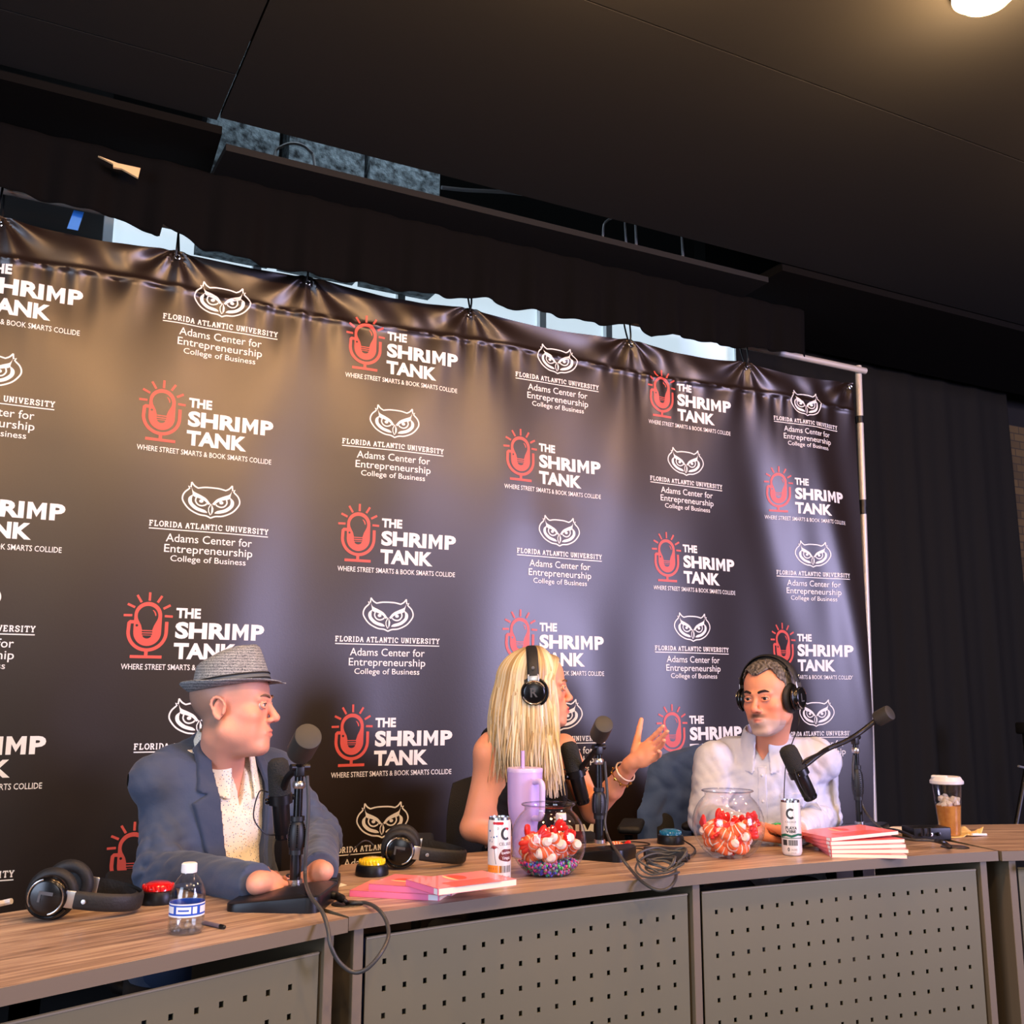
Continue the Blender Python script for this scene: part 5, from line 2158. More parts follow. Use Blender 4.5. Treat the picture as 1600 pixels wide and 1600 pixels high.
def hand(S, W_, d, n, size=1.0, curl=(.3, .35, .4, .45), spread=.10, thumb=(.6, .5), side=1, kk=.004):
    """W_ wrist, d along the hand, n out of the back of the hand; side 1: thumb towards d x n, -1 the other way"""
    W_, d, n = vec(W_), vec(d), vec(n)
    d /= np.linalg.norm(d)
    n = n - d * (n @ d)
    n /= np.linalg.norm(n)
    t = np.cross(d, n) * side       # towards the thumb
    s = size
    pal = W_ + d * .045 * s
    Mx = np.stack([t, d, n], 1)
    S.ell(pal, vec((.040, .050, .0165)) * s, .012, Mx)
    S.cone(W_ - d * .02 * s, W_ + d * .03 * s, .0225 * s, .0215 * s, .012)
    lens = (.072, .080, .074, .058)
    for i in range(4):
        off = (.030 - .0205 * i) * s
        a = spread * (1.5 - i)
        u = d * math.cos(a) + t * math.sin(a)
        p = W_ + d * (.083 - .004 * abs(i - 1.2)) * s + t * off
        S.cone(pal + t * off * .8, p, .0105 * s, .0100 * s, kk)
        c = 0
        r = (.0092, .0086, .0078, .0066)
        for j, f in enumerate((.45, .31, .24)):
            c += curl[i] * (1.0, 1.25, .8)[j]
            v = u * math.cos(c) - n * math.sin(c)
            p2 = p + v * lens[i] * f * s
            S.cone(p, p2, r[j] * s, r[j + 1] * s, kk)
            p = p2
    # thumb leaves the side of the palm near its base
    p = W_ + d * .022 * s + t * .026 * s - n * .006 * s
    a = thumb[0]
    u = d * math.cos(a) + t * math.sin(a)
    p1 = p + u * .040 * s
    S.cone(p, p1, .0145 * s, .0115 * s, .008)
    b = thumb[1]
    v = u * math.cos(b) - (t * .55 + n * .8) / np.linalg.norm(t * .55 + n * .8) * math.sin(b)
    p2 = p1 + v * .032 * s
    S.cone(p1, p2, .0105 * s, .0095 * s, kk)
    v2 = v * math.cos(b * .6) - (t * .5 + n * .5) * math.sin(b * .6)
    S.cone(p2, p2 + v2 * .026 * s, .0095 * s, .0075 * s, kk)


def torso(S, T, sw, down, o=0.0, deep=.115, belly=1.0, trap=True, k=.04, shr=.055):
    """T: frame at the neck base; sw half shoulder width; down: shoulder-to-pelvis length"""
    def E(c, r, kk=k):
        S.ell(T(*c), vec(r) + o, kk, T.M)
    E((0, .005, -.17), (sw * .86, deep, .19))
    E((0, .012, -.075), (sw * .80, deep * .72, .085))
    E((0, .025, -.36), (sw * .80 * belly, deep * 1.08 * belly, .17))
    E((0, .0, -down), (sw * .88, deep * 1.1, .13))
    for q in (-1, 1):
        S.cone(T(q * .045, -.010, .015), T(q * sw * .92, -.005, -.052), .045 + o, shr + o, k)


def sinfold(G, seed, amp, lam, ndir=5, stretch=(1, 1, 1)):
    r = np.random.default_rng(seed)
    out = 0
    for i in range(ndir):
        v = r.normal(size=3) * vec(stretch)
        v = v / np.linalg.norm(v) * 6.283 / (lam * r.uniform(.7, 1.5))
        ph = r.uniform(0, 6.283)
        w = np.sin(v[0] * G[0] + v[1] * G[1] + v[2] * G[2] + ph + 1.3 * np.sin(G[2] * 31 + ph) + 1.1 * np.sin(G[0] * 27 + ph * 2))
        out = out + (1 - 1.7 * np.abs(w)) * amp / ndir * 1.6
    return out


def zaxis(z0, zmid, zh, z1, h, ch=.012, hh=None):
    return np.concatenate([np.arange(z0, zmid, ch), np.arange(zmid, zh, h), np.arange(zh, z1, hh or h)])


def legs(S, T, down, o=0.0, yaw_out=.12, seat=.50):
    """seated thighs and shins"""
    for q in (-1, 1):
        hip = T(q * .09, 0, -down)
        f = T.M[:, 1] * vec((1, 1, 0))
        f /= np.linalg.norm(f)
        r = T.M[:, 0]
        knee = vec((hip[0], hip[1], seat + .02)) + f * .43 + r * q * .06
        hip2 = vec((hip[0], hip[1], seat + .03))
        ank = vec((knee[0], knee[1], .09)) - f * .04
        S.chain([hip2, knee, ank], [.085 + o, .062 + o, .046 + o], .03)
        S.cone(ank - vec((0, 0, .045)), ank + f * .16 - vec((0, 0, .05)), .036 + o, .03 + o, .02)


def person_root(label, T, down):
    p = T(0, 0, -down)
    return thing('person', label, 'person', (p[0], p[1], 0))


# ------------------------------------------------------------ office chairs
MESHB = mat('chair_mesh', (20, 21, 22), .7, bump=(400, .4))


def office_chair(p, yaw, label, arm=(.27, -.03, .738), back_h=.93):
    t = thing('office_chair', label, 'chair', (p[0], p[1], 0), yaw - R(90), 'black office chairs')
    MB().rbox((0, .02, .435), (.49, .48, .07), .03).build('seat', MESHB, t)
    m = MB()
    n, q = 16, 14
    vs, fs = [], []
    for side in (0, 1):
        for j in range(q + 1):
            v = j / q
            for i in range(n + 1):
                u = i / n * 2 - 1
                w = .185 * (1 - .25 * max(0, v - .6) ** 2 * 3) * (1 if abs(u) < 2 else 1)
                z = .50 + (back_h - .50) * v - .03 * u * u * v
                y = -.25 + .045 * u * u - .05 * v + .04 * math.sin(v * 3) - side * .03
                vs.append((u * w, y, z))
    M_ = (n + 1) * (q + 1)
    for s_ in (0, 1):
        for j in range(q):
            for i in range(n):
                k = s_ * M_ + j * (n + 1) + i
                f = (k, k + 1, k + n + 2, k + n + 1)
                fs.append(f if s_ else f[::-1])
    edge = [j * (n + 1) for j in range(q + 1)] + [q * (n + 1) + i for i in range(1, n + 1)] + [j * (n + 1) + n for j in range(q - 1, -1, -1)] + [i for i in range(n - 1, 0, -1)]
    for a, b in zip(edge, edge[1:] + edge[:1]):
        fs.append((a, b, b + M_, a + M_))
    m.add(vs, fs)
    m.build('backrest', MESHB, t)
    MB().tube(smooth_path([(0, -.10, .40), (0, -.30, .42), (0, -.33, .62), (0, -.30, .75)], 6), .022, 12).build('back_bracket', BLKP, t)
    for s_ in (-1, 1):
        a = MB().tube(smooth_path([(s_ * .20, .0, .41), (s_ * arm[0] * 1.03, .0, .45), (s_ * arm[0] * 1.03, .01, arm[2] - .03)], 6), .016, 12).build('arm_post', BLKP, t)
        MB().rbox((s_ * arm[0], arm[1], arm[2]), (.085, .25, .028), .013).build('arm_pad', RUB, a)
    MB().tube([(0, 0, .12), (0, 0, .41)], .03, 16).build('gas_lift', BLKP, t)
    for k in range(5):
        a = k * 2 * math.pi / 5 + .3
        g = MB().tube([(0, 0, .13), (.30 * math.cos(a), .30 * math.sin(a), .085)], [.024, .016], 10).build('base_spoke', BLKP, t)
        MB().lathe([(0, -.02), (.028, -.02), (.028, .02), (0, .02)], 18, M=Matrix.Translation((.30 * math.cos(a), .30 * math.sin(a), .03)) @ frame((-math.sin(a), math.cos(a), 0))).build('caster', BLKP, g)
    return t


def ddir(px, py, depth):
    return vec(at_d(px, py, depth))


# ================================================================== the man in the hat
SKIN_A = (224, 158, 132)
hF = Frame(ddir(365, 1104, 2.74), R(-28), R(2), R(2), 1.04)
nb = ddir(343, 1188, 2.82)
tF = Frame(nb, R(-66), R(-3), R(2))
SW, DN = .195, .50
rootA = person_root('man in a grey straw hat and slate blue blazer seated at left, hands clasped', tF, DN)
shR, shL = ddir(268, 1222, 2.74), ddir(426, 1214, 2.93)
elR, elL = ddir(252, 1362, 2.58), ddir(496, 1310, 2.86)
wrR, wrL = tab(406, 1380, .042), tab(500, 1362, .044)
wrR, wrL = vec(wrR), vec(wrL)
lo = np.minimum(np.minimum(shR, elR), nb) - vec((.14, .14, 0))
hi = np.maximum(np.maximum(shL, elL), nb) + vec((.16, .30, 0))
lo[1] = min(lo[1], min(wrR[1], wrL[1]) - .1)
S = SDF(np.arange(lo[0], hi[0], .0027), np.arange(lo[1] - .36, hi[1], .0029), zaxis(.0, .70, 1.02, 1.34, .0034, .014, .0025))
torso(S, tF, SW, DN, -.018, .115, 1.1)
legs(S, tF, DN, -.012)
for sh_, el_, wr_ in ((shR, elR, wrR), (shL, elL, wrL)):
    S.chain([sh_, el_, wr_], [.052, .040, .025], .025)
dR = ddir(468, 1356, 2.46) - wrR
hand(S, wrR, dR, (.1, -.62, .80), .95, (.12, .15, .18, .22), .09, (.70, .02), 1, .0025)
dL = ddir(462, 1366, 2.46) - wrL
hand(S, wrL, dL, (-.1, -.35, .93), .95, (.22, .26, .30, .34), .09, (.70, .02), -1, .0025)
head(S, hF, False, 1.08, tF(0, .01, -.03), .057)
S.ell(hF(0, .040, -.108), (.034, .038, .018), .025, hF.M)


def stub(q, c):
    x, y, z = q.T
    m = np.clip((-z - .045) / .03, 0, 1) * np.clip((y + .02) / .03, 0, 1) * (z > -.14) * .16
    g = np.clip((-y - .0) / .03, 0, 1) * np.clip((z + .075) / .03, 0, 1) * .55 * (np.abs(x) < .0765) + np.clip((z - .02) / .03, 0, 1) * np.clip((.045 - y) / .02, 0, 1) * .4
    c = c * (1 - m[:, None]) + L3((150, 116, 104)) * m[:, None]
    return c * (1 - np.clip(g * 1.4, 0, .75)[:, None]) + L3((134, 116, 104)) * np.clip(g * 1.4, 0, .75)[:, None]


net_object('body', S.nets(), SKIN, rootA, skin_tint(hF, SKIN_A, (196, 112, 102), stub))
face_parts(hF, rootA, (96, 110, 112), (134, 104, 82), .0028)

# shirt: cream with tiny printed flecks
shirtA = bpy.data.materials.new('flecked_shirt')
shirtA.use_nodes = True
nt = shirtA.node_tree
b = nt.nodes['Principled BSDF']
tc = nt.nodes.new('ShaderNodeTexCoord')
vo = nt.nodes.new('ShaderNodeTexVoronoi')
vo.inputs['Scale'].default_value = 150
nt.links.new(tc.outputs['Object'], vo.inputs['Vector'])
rp = nt.nodes.new('ShaderNodeValToRGB')
rp.color_ramp.interpolation = 'CONSTANT'
rp.color_ramp.elements[0].color = (1, 1, 1, 1)
rp.color_ramp.elements[1].position = .25
rp.color_ramp.elements[1].color = (0, 0, 0, 1)
nt.links.new(vo.outputs['Distance'], rp.inputs[0])
r2 = nt.nodes.new('ShaderNodeValToRGB')
r2.color_ramp.interpolation = 'CONSTANT'
r2.color_ramp.elements[0].color = rgb(196, 168, 122)
r2.color_ramp.elements[1].position = .5
r2.color_ramp.elements[1].color = rgb(128, 136, 158)
nt.links.new(vo.outputs['Color'], r2.inputs[0])
mx = nt.nodes.new('ShaderNodeMix')
mx.data_type = 'RGBA'
mx.inputs[6].default_value = rgb(240, 232, 214)
nt.links.new(rp.outputs[0], mx.inputs[0])
nt.links.new(r2.outputs[0], mx.inputs[7])
nt.links.new(mx.outputs[2], b.inputs['Base Color'])
b.inputs['Roughness'].default_value = .85


def axes_for(pts, pad, h, zlo=None):
    P = np.array(pts)
    a, b_ = P.min(0) - pad, P.max(0) + pad
    if zlo is not None:
        a[2] = zlo
    return [np.arange(a[i], b_[i], h) for i in range(3)]


def shell_region(d, reg, lo_, hi_):
    """points whose distance to a garment lies in [lo, hi], inside a region (reg < 0)"""
    return np.maximum(np.abs(d - (lo_ + hi_) / 2) - (hi_ - lo_) / 2, reg)


def poly_sd(px, pz, poly):
    """signed distance-ish to a 2-D polygon in the garment's own front plane"""
    d2 = None
    ins = np.zeros(np.broadcast(px, pz).shape, bool)
    n = len(poly)
    for i in range(n):
        ax_, az = poly[i]
        bx, bz = poly[(i + 1) % n]
        ex, ez = bx - ax_, bz - az
        t = np.clip(((px - ax_) * ex + (pz - az) * ez) / (ex * ex + ez * ez + 1e-12), 0, 1)
        q = (px - ax_ - t * ex) ** 2 + (pz - az - t * ez) ** 2
        d2 = q if d2 is None else np.minimum(d2, q)
        if abs(bz - az) > 1e-9:
            c = ((az > pz) != (bz > pz)) & (px < (bx - ax_) * (pz - az) / (bz - az) + ax_)
            ins ^= c
    return np.where(ins, -1, 1) * np.sqrt(d2)


def neck_collar(S2, T, r=.068, h0=-.035, h1=.030, gap=.3, lean=.02, tilt=.35, th=.0035, flare=.25):
    """shirt collar: a band round the neck, open in front, points folded down"""
    G = S2.grid()
    x, y, z = T.lg(G)
    zz = z + tilt * y
    rad = np.sqrt((x / 1.0) ** 2 + ((y - lean) / 1.08) ** 2)
    surf = rad - (r - flare * (zz - h0))
    ang = np.abs(np.arctan2(x, y - lean))
    low = np.where(y > lean, h0 - .022 * np.clip((1.2 - ang) / .9, 0, 1), h0)
    return np.maximum.reduce([np.abs(surf) - th, low - zz, zz - h1, (gap - ang) * rad])


S2 = SDF(*axes_for([tF(-.22, .0, -.55), tF(.22, .2, .08), tF(-.22, -.12, 0), tF(.2, .2, -.5)], .05, .0045))
torso(S2, tF, SW, DN, -.002, .118, 1.1)
S2.cone(tF(0, 0, -.02), tF(0, .01, .02), .066, .060, .02)
G = S2.grid()
lx, ly, lz = tF.lg(G)
# open neck: a V over the throat
vneck = poly_sd(lx, lz, [(-.034, .12), (.034, .12), (.030, .01), (.0, -.115), (-.030, .01)])
d = S2.d + sinfold(G, 5, .0035, .09, 5, (1, 1, .4))
d = np.maximum(d, -np.maximum(vneck, .035 - ly))
d = np.maximum(d, lz - .03)
ob = net_object('shirt', S2.nets(np.minimum(d, neck_collar(S2, tF, .104, -.045, .074, .34, .014, .22, .004, .30))), shirtA, rootA)
ob['label'] = 'cream shirt with tiny flecks'
bt = MB()
for z in (-.15, -.23, -.31):
    bt.ball(tF(.004, .145, z), .004, 8, 6)

# blazer
BLAZ = mat('blazer_slate', (68, 79, 102), .8, spec=.25, bump=(70, .10), sheen=.15)
S3 = SDF(*axes_for([tF(-.3, -.18, -.60), tF(.3, .26, .1), elR, elL, wrR, wrL, shR, shL], .085, .0045))
torso(S3, tF, SW + .012, DN, .016, .122, 1.12)
S3.cone(tF(0, -.025, -.02), tF(0, -.03, .03), .072, .068, .03)
G = S3.grid()
lx, ly, lz = tF.lg(G)


def sleeve(S_, sh_, el_, wr_, r3, back=.014):
    Sb = SDF(*S_.ax)
    Sb.chain([sh_, el_], [r3[0], r3[1]], .035)
    dr = (wr_ - el_) / np.linalg.norm(wr_ - el_)
    Sb.chain([el_, wr_ + dr * .03], [r3[1] * .97, r3[2]], .03)
    G_ = Sb.grid()
    c_ = wr_ - dr * back
    pl = (G_[0] - c_[0]) * dr[0] + (G_[1] - c_[1]) * dr[1] + (G_[2] - c_[2]) * dr[2]
    return np.maximum(Sb.d, pl)


slv0 = np.minimum(sleeve(S3, shR, elR, wrR, (.074, .060, .041)), sleeve(S3, shL, elL, wrL, (.074, .060, .041)))
full = S3.d + sinfold(G, 11, .004, .15, 6, (1, 1, .6))
slv = slv0 + sinfold(G, 12, .004, .12, 6, (1, 1, .6))
for el_, sd in ((elR, 3), (elL, 4)):
    r2_ = (G[0] - el_[0]) ** 2 + (G[1] - el_[1]) ** 2 + (G[2] - el_[2]) ** 2
    slv = slv + sinfold(G, 20 + sd, .010, .075, 4, (.6, .6, 1)) * np.exp(-r2_ / .013)
openp = [(.088, .14), (-.060, .14), (-.085, -.05), (-.088, -.20), (-.075, -.40), (-.09, -.7), (.06, -.7), (.038, -.40), (.064, -.20), (.096, -.02)]
cut = np.maximum(poly_sd(lx, lz, openp), -.005 - ly)
d = np.maximum(full, -cut)
d = np.maximum(d, lz - .035 + ly * .5)
hh_ = np.clip(.5 + .5 * (d - slv) / .03, 0, 1)
d = d * (1 - hh_) + slv * hh_ - .03 * hh_ * (1 - hh_)
full = np.minimum(full, slv + .012)
blz = net_object('blazer', S3.nets(d), BLAZ, rootA)
for nm, poly in (('lapel', [(.082, .06), (.118, .035), (.132, -.07), (.110, -.075), (.142, -.10), (.058, -.37), (.034, -.40), (.060, -.20), (.091, -.02)]),
                 ('lapel', [(-.046, .06), (-.088, .035), (-.110, -.07), (-.100, -.075), (-.125, -.10), (-.085, -.37), (-.070, -.40), (-.080, -.20), (-.074, -.05)])):
    reg = np.maximum(poly_sd(lx, lz, poly), -ly - .02)
    q = shell_region(full, reg, -.006, .0105)
    net_object(nm, S3.nets(q.astype(np.float32)), mat('lapel_slate', (60, 70, 92), .8, spec=.25, bump=(70, .1), sheen=.15), blz, smooth_it=2)
# trousers
S4 = SDF(*axes_for([tF(-.3, -.2, -DN - .1), tF(.3, .2, -DN + .1), tF(-.25, .62, -DN), tF(.25, .62, -DN)], .06, .009, .02))
S4.ell(tF(0, 0, -DN), (.19, .15, .12), .03, tF.M)
legs(S4, tF, DN, .008)
net_object('trousers', S4.nets(), mat('denim_blue', (46, 62, 92), .85), rootA)
p = tF(-.09, -.03, -DN)
office_chair(p, R(-98), 'black office chair under the man in the grey hat', (.27, -.03, .69))

# hat
HATM = bpy.data.materials.new('woven_straw')
HATM.use_nodes = True
nt = HATM.node_tree
b = nt.nodes['Principled BSDF']
tc = nt.nodes.new('ShaderNodeTexCoord')
wv = nt.nodes.new('ShaderNodeTexWave')
wv.wave_type = 'BANDS'
wv.bands_direction = 'Z'
wv.inputs['Scale'].default_value = 42
wv.inputs['Distortion'].default_value = 9
wv.inputs['Detail'].default_value = 2
wv.inputs['Detail Scale'].default_value = 14
nt.links.new(tc.outputs['Object'], wv.inputs['Vector'])
rp = nt.nodes.new('ShaderNodeValToRGB')
rp.color_ramp.elements[0].position = .25
rp.color_ramp.elements[0].color = rgb(48, 58, 70)
rp.color_ramp.elements[1].position = .75
rp.color_ramp.elements[1].color = rgb(186, 192, 194)
nt.links.new(wv.outputs['Fac'], rp.inputs[0])
nt.links.new(rp.outputs[0], b.inputs['Base Color'])
bp = nt.nodes.new('ShaderNodeBump')
bp.inputs['Strength'].default_value = .5
bp.inputs['Distance'].default_value = .002
nt.links.new(wv.outputs['Fac'], bp.inputs['Height'])
nt.links.new(bp.outputs[0], b.inputs['Normal'])
b.inputs['Roughness'].default_value = .75
hatc = hF(0, -.006, .050)
HF = Frame(hatc, R(-28), R(9), R(3), .98)
hat = thing('straw_hat', 'grey woven straw trilby with dark band on the seated man at left', 'hat', hatc)
n = 72


def hat_ring(rx, ry, zf):
    out = []
    for i in range(n):
        a = 2 * math.pi * i / n
        x, y = rx * math.cos(a), ry * math.sin(a)
        out.append(HF(x, y, zf(a)))
    return out


rings = []
# crown inside rim up to the top, with a front pinch and a centre crease
for u, rx, ry in ((0, .086, .105), (.25, .0845, .103), (.5, .081, .099), (.75, .076, .094), (.92, .071, .089), (1.0, .064, .082)):
    def zf(a, u=u):
        return u * (.088 + .016 * math.sin(a)) + .002
    rg = []
    for i in range(n):
        a = 2 * math.pi * i / n
        pin = 1 - .20 * u * math.exp(-((abs(math.remainder(a - math.pi / 2, 2 * math.pi)) - .75) / .38) ** 2)
        rg.append(HF(rx * math.cos(a) * pin, ry * math.sin(a) * (1 - .04 * u * (math.sin(a) > .9)), zf(a)))
    rings.append(rg)
for sc_, dz in ((.80, -.004), (.55, -.016), (.25, -.022)):
    rg = []
    for i in range(n):
        a = 2 * math.pi * i / n
        rg.append(HF(.064 * sc_ * math.cos(a), .082 * sc_ * math.sin(a), .090 + .016 * math.sin(a) + dz + .014 * abs(math.cos(a)) * sc_))
    rings.append(rg)
m = MB()
vs = [p for r_0 in rings for p in r_0] + [HF(0, 0, .066)]
fs = []
for j in range(len(rings) - 1):
    for i in range(n):
        fs.append((j * n + i, j * n + (i + 1) % n, (j + 1) * n + (i + 1) % n, (j + 1) * n + i))
q = (len(rings) - 1) * n
fs += [(q + i, q + (i + 1) % n, len(vs) - 1) for i in range(n)]
m.add(vs, fs)
m.build('crown', HATM, hat, world=True, solid=.002, sharp=60)
# brim: turned up at the back, flat and a little down in front
m = MB()
br_ = []
for u in np.linspace(0, 1, 8):
    rg = []
    for i in range(n):
        a = 2 * math.pi * i / n
        wd = .034 + .010 * max(0, math.sin(a))
        up = (.030 * max(0, -math.sin(a)) ** 1.2 + .018 * abs(math.cos(a)) - .008 * max(0, math.sin(a))) * u ** 1.6 - .010 * math.sin(math.pi * u) * 0 - .006 * u
        rg.append(HF((.0855 + wd * u) * math.cos(a), (.104 + wd * u) * math.sin(a), up))
    br_.append(rg)
vs = [p for r_0 in br_ for p in r_0]
fs = []
for j in range(7):
    for i in range(n):
        fs.append((j * n + i, (j + 1) * n + i, (j + 1) * n + (i + 1) % n, j * n + (i + 1) % n))
m.add(vs, fs)
m.build('brim', HATM, hat, world=True, solid=.0025)


def band(z0, z1, ex, material, name):
    m = MB()
    a_ = hat_ring(.0862 + ex, .1052 + ex, lambda a: z0)
    b_ = hat_ring(.0850 + ex, .1036 + ex, lambda a: z1)
    m.add(a_ + b_, [(i, (i + 1) % n, (i + 1) % n + n, i + n) for i in range(n)])
    return m.build(name, material, hat, world=True, solid=.0015)


band(.001, .024, .0010, mat('hat_band_grey', (92, 100, 106), .8), 'hat_band')
band(.0225, .0265, .0022, mat('hat_band_black', (18, 19, 22), .7), 'band_trim')
band(.0085, .0125, .0022, mat('hat_band_black', (18, 19, 22), .7), 'band_trim')

# ================================================================== the blonde woman
SKIN_B = (226, 156, 122)
hF = Frame(ddir(838, 1076, 3.20), R(-27), R(2), R(-2), .985)
nb = ddir(815, 1150, 3.26)
tF = Frame(nb, R(-72), R(-4), R(3))
SW, DN = .158, .47
rootB = person_root('blonde woman in a sleeveless black top and headphones, left hand raised', tF, DN)
shR, shL = ddir(774, 1176, 3.18), ddir(880, 1168, 3.36)
elR, elL = ddir(738, 1294, 3.13), ddir(926, 1268, 3.32)
wrR = ddir(800, 1322, 3.02)
wrL = ddir(990, 1190, 3.16)
lo = np.min([shR, elR, nb, wrR], 0) - .11
hi = np.max([shL, elL, nb, wrL], 0) + vec((.14, .16, 0))
S = SDF(np.arange(lo[0], hi[0], .0027), np.arange(lo[1] - .36, hi[1], .0030), zaxis(.0, .66, 1.04, 1.36, .0034, .014, .0025))
torso(S, tF, SW, DN, -.006, .098, .88, True, .05, .040)
for q in (-1, 1):
    S.ell(tF(q * .062, .085, -.17), (.055, .05, .055), .03, tF.M)
legs(S, tF, DN, -.018)
S.chain([shR, elR], [.045, .037], .07)
S.chain([elR, wrR], [.036, .024], .015)
S.chain([shL, elL], [.046, .036], .03)
S.chain([elL, (elL + wrL) / 2 + vec((0, -.0, -.004)), wrL], [.036, .033, .0225], .012)
hand(S, wrR, ddir(850, 1328, 2.98) - wrR, (0, -.3, .95), .92, (.3, .35, .4, .45), .04, (.5, .3), 1)
# raised hand: palm up towards the camera, thumb up, fingers opening to the right
cam_dir = -ray(1000, 1160)
cam_dir /= np.linalg.norm(cam_dir)
hd = ddir(1044, 1154, 3.10) - wrL
hand(S, wrL, hd, -vec(cam_dir) + vec((0, 0, -.55)), .98, (.06, .10, .22, .36), .10, (.95, -.10), 1, .003)
head(S, hF, True, .93, tF(0, .0, -.02), .048, .003)
net_object('body', S.nets(), SKIN, rootB, skin_tint(hF, SKIN_B, (198, 84, 84)))
face_parts(hF, rootB, (70, 60, 50), (126, 92, 60), .0022)

# black sleeveless top
S2 = SDF(*axes_for([tF(-.2, -.14, -.55), tF(.2, .2, .05)], .04, .0045))
torso(S2, tF, SW, DN, .002, .100, .88)
for q in (-1, 1):
    S2.ell(tF(q * .062, .085, -.17), (.060, .055, .060), .03, tF.M)
G = S2.grid()
lx, ly, lz = tF.lg(G)
d = S2.d + sinfold(G, 7, .004, .10, 5, (1, 1, .5))
neckh = poly_sd(lx, lz, [(-.085, .2), (.085, .2), (.078, -.02), (.062, -.085), (.03, -.105), (-.03, -.105), (-.062, -.085), (-.078, -.02)])
d = np.maximum(d, -np.maximum(neckh, -.02 - ly))
for q, s_ in ((1, shR), (-1, shL)):
    c = tF(q * (SW + .035), 0, -.07)
    X, Y, Z = [(g - cc) for g, cc in zip(G, c)]
    a_ = [tF.M[0][i] * X + tF.M[1][i] * Y + tF.M[2][i] * Z for i in range(3)]
    hole = np.sqrt((a_[0] / .075) ** 2 + (a_[1] / .16) ** 2 + (a_[2] / .115) ** 2) - 1
    d = np.maximum(d, -hole * .07)
net_object('black_top', S2.nets(d), mat('black_knit', (15, 15, 17), .8, bump=(140, .15)), rootB)
S4 = SDF(*axes_for([tF(-.3, -.2, -DN - .1), tF(.3, .2, -DN + .1), tF(-.25, .62, -DN), tF(.25, .62, -DN)], .06, .009, .02))
S4.ell(tF(0, 0, -DN), (.16, .14, .11), .03, tF.M)
legs(S4, tF, DN, -.002)
net_object('trousers', S4.nets(), mat('black_trouser', (20, 20, 22), .85), rootB)

# long straight blonde hair, strand by strand
hair_mat = tint_mat('blonde_hair', .38, 0, .5, (600, .1))
rr = np.random.default_rng(21)
m = MB()
cols = []
Kh = hF.k


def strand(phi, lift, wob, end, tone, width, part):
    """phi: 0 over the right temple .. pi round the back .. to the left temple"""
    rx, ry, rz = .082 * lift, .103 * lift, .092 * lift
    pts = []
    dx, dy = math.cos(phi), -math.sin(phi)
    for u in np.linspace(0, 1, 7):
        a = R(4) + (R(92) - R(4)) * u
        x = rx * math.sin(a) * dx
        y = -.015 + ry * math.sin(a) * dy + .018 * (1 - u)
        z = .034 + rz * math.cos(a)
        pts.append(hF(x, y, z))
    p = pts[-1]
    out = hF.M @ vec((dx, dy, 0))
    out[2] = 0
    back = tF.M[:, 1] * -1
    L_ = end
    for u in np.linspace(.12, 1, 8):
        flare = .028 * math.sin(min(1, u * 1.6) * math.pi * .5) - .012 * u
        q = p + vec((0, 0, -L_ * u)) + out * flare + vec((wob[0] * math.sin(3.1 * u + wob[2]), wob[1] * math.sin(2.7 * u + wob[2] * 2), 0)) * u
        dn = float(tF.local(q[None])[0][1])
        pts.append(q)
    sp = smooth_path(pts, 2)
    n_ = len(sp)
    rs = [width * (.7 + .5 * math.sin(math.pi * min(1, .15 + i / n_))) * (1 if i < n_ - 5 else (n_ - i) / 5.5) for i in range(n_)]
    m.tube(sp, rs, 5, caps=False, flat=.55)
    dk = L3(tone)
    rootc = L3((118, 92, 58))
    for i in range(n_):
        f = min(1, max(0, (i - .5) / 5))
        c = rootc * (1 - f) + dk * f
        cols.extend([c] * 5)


tones = [(214, 194, 148), (196, 172, 122), (228, 214, 178), (168, 142, 98), (214, 202, 174), (190, 178, 152)]
for i in range(900):
    phi = rr.uniform(-.66, math.pi + .7)
    front_ = (phi < .25 or phi > math.pi - .25)
    end = rr.uniform(.25, .335)
    if .25 <= phi <= math.pi - .25:
        end = rr.uniform(.23, .31)
    strand(phi, rr.uniform(1.0, 1.10), (rr.normal() * .012, rr.normal() * .012, rr.uniform(0, 6)), end, tones[rr.integers(0, 6)], rr.uniform(.0035, .0065), 0)
for i in range(300):
    s_ = 1 if i % 3 else -1
    a_ = rr.uniform(0, 1)
    st = (s_ * rr.uniform(0, .012), .035 + .030 * a_, .112 - .010 * a_)
    pts = [hF(*st), hF(s_ * (.028 + .010 * a_), .050 + .022 * a_, .100 - .008 * a_), hF(s_ * (.058 + .006 * rr.uniform()), .042 + .022 * a_, .070), hF(s_ * (.080 + .008 * rr.uniform()), .026 + .026 * a_, .030),
           hF(s_ * (.086 + .010 * rr.uniform()), .020 + .030 * a_, -.020), hF(s_ * (.086 + .012 * rr.uniform()), .016 + .030 * a_, -.075)]
    e_ = rr.uniform(.16, .25)
    q0 = vec(pts[-1])
    jit = rr.normal(size=2) * .012
    for u in (.33, .66, 1.0):
        pts.append(q0 + vec((jit[0] * u, jit[1] * u - .02 * u, -e_ * u)))
    sp = smooth_path(pts, 3)
    n_ = len(sp)
    w_ = rr.uniform(.003, .0055)
    m.tube(sp, [w_ * (.6 + .5 * min(1, i_ / 6)) * (1 if i_ < n_ - 6 else (n_ - i_) / 6.5) for i_ in range(n_)], 5, caps=False, flat=.55)
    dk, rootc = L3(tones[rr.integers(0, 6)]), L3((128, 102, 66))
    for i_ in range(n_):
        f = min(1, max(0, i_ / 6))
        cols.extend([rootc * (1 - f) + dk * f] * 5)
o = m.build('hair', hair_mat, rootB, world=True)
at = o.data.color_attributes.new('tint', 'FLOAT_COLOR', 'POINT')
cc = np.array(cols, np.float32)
at.data.foreach_set('color', np.concatenate([cc, np.ones((len(cc), 1), np.float32)], 1).ravel())
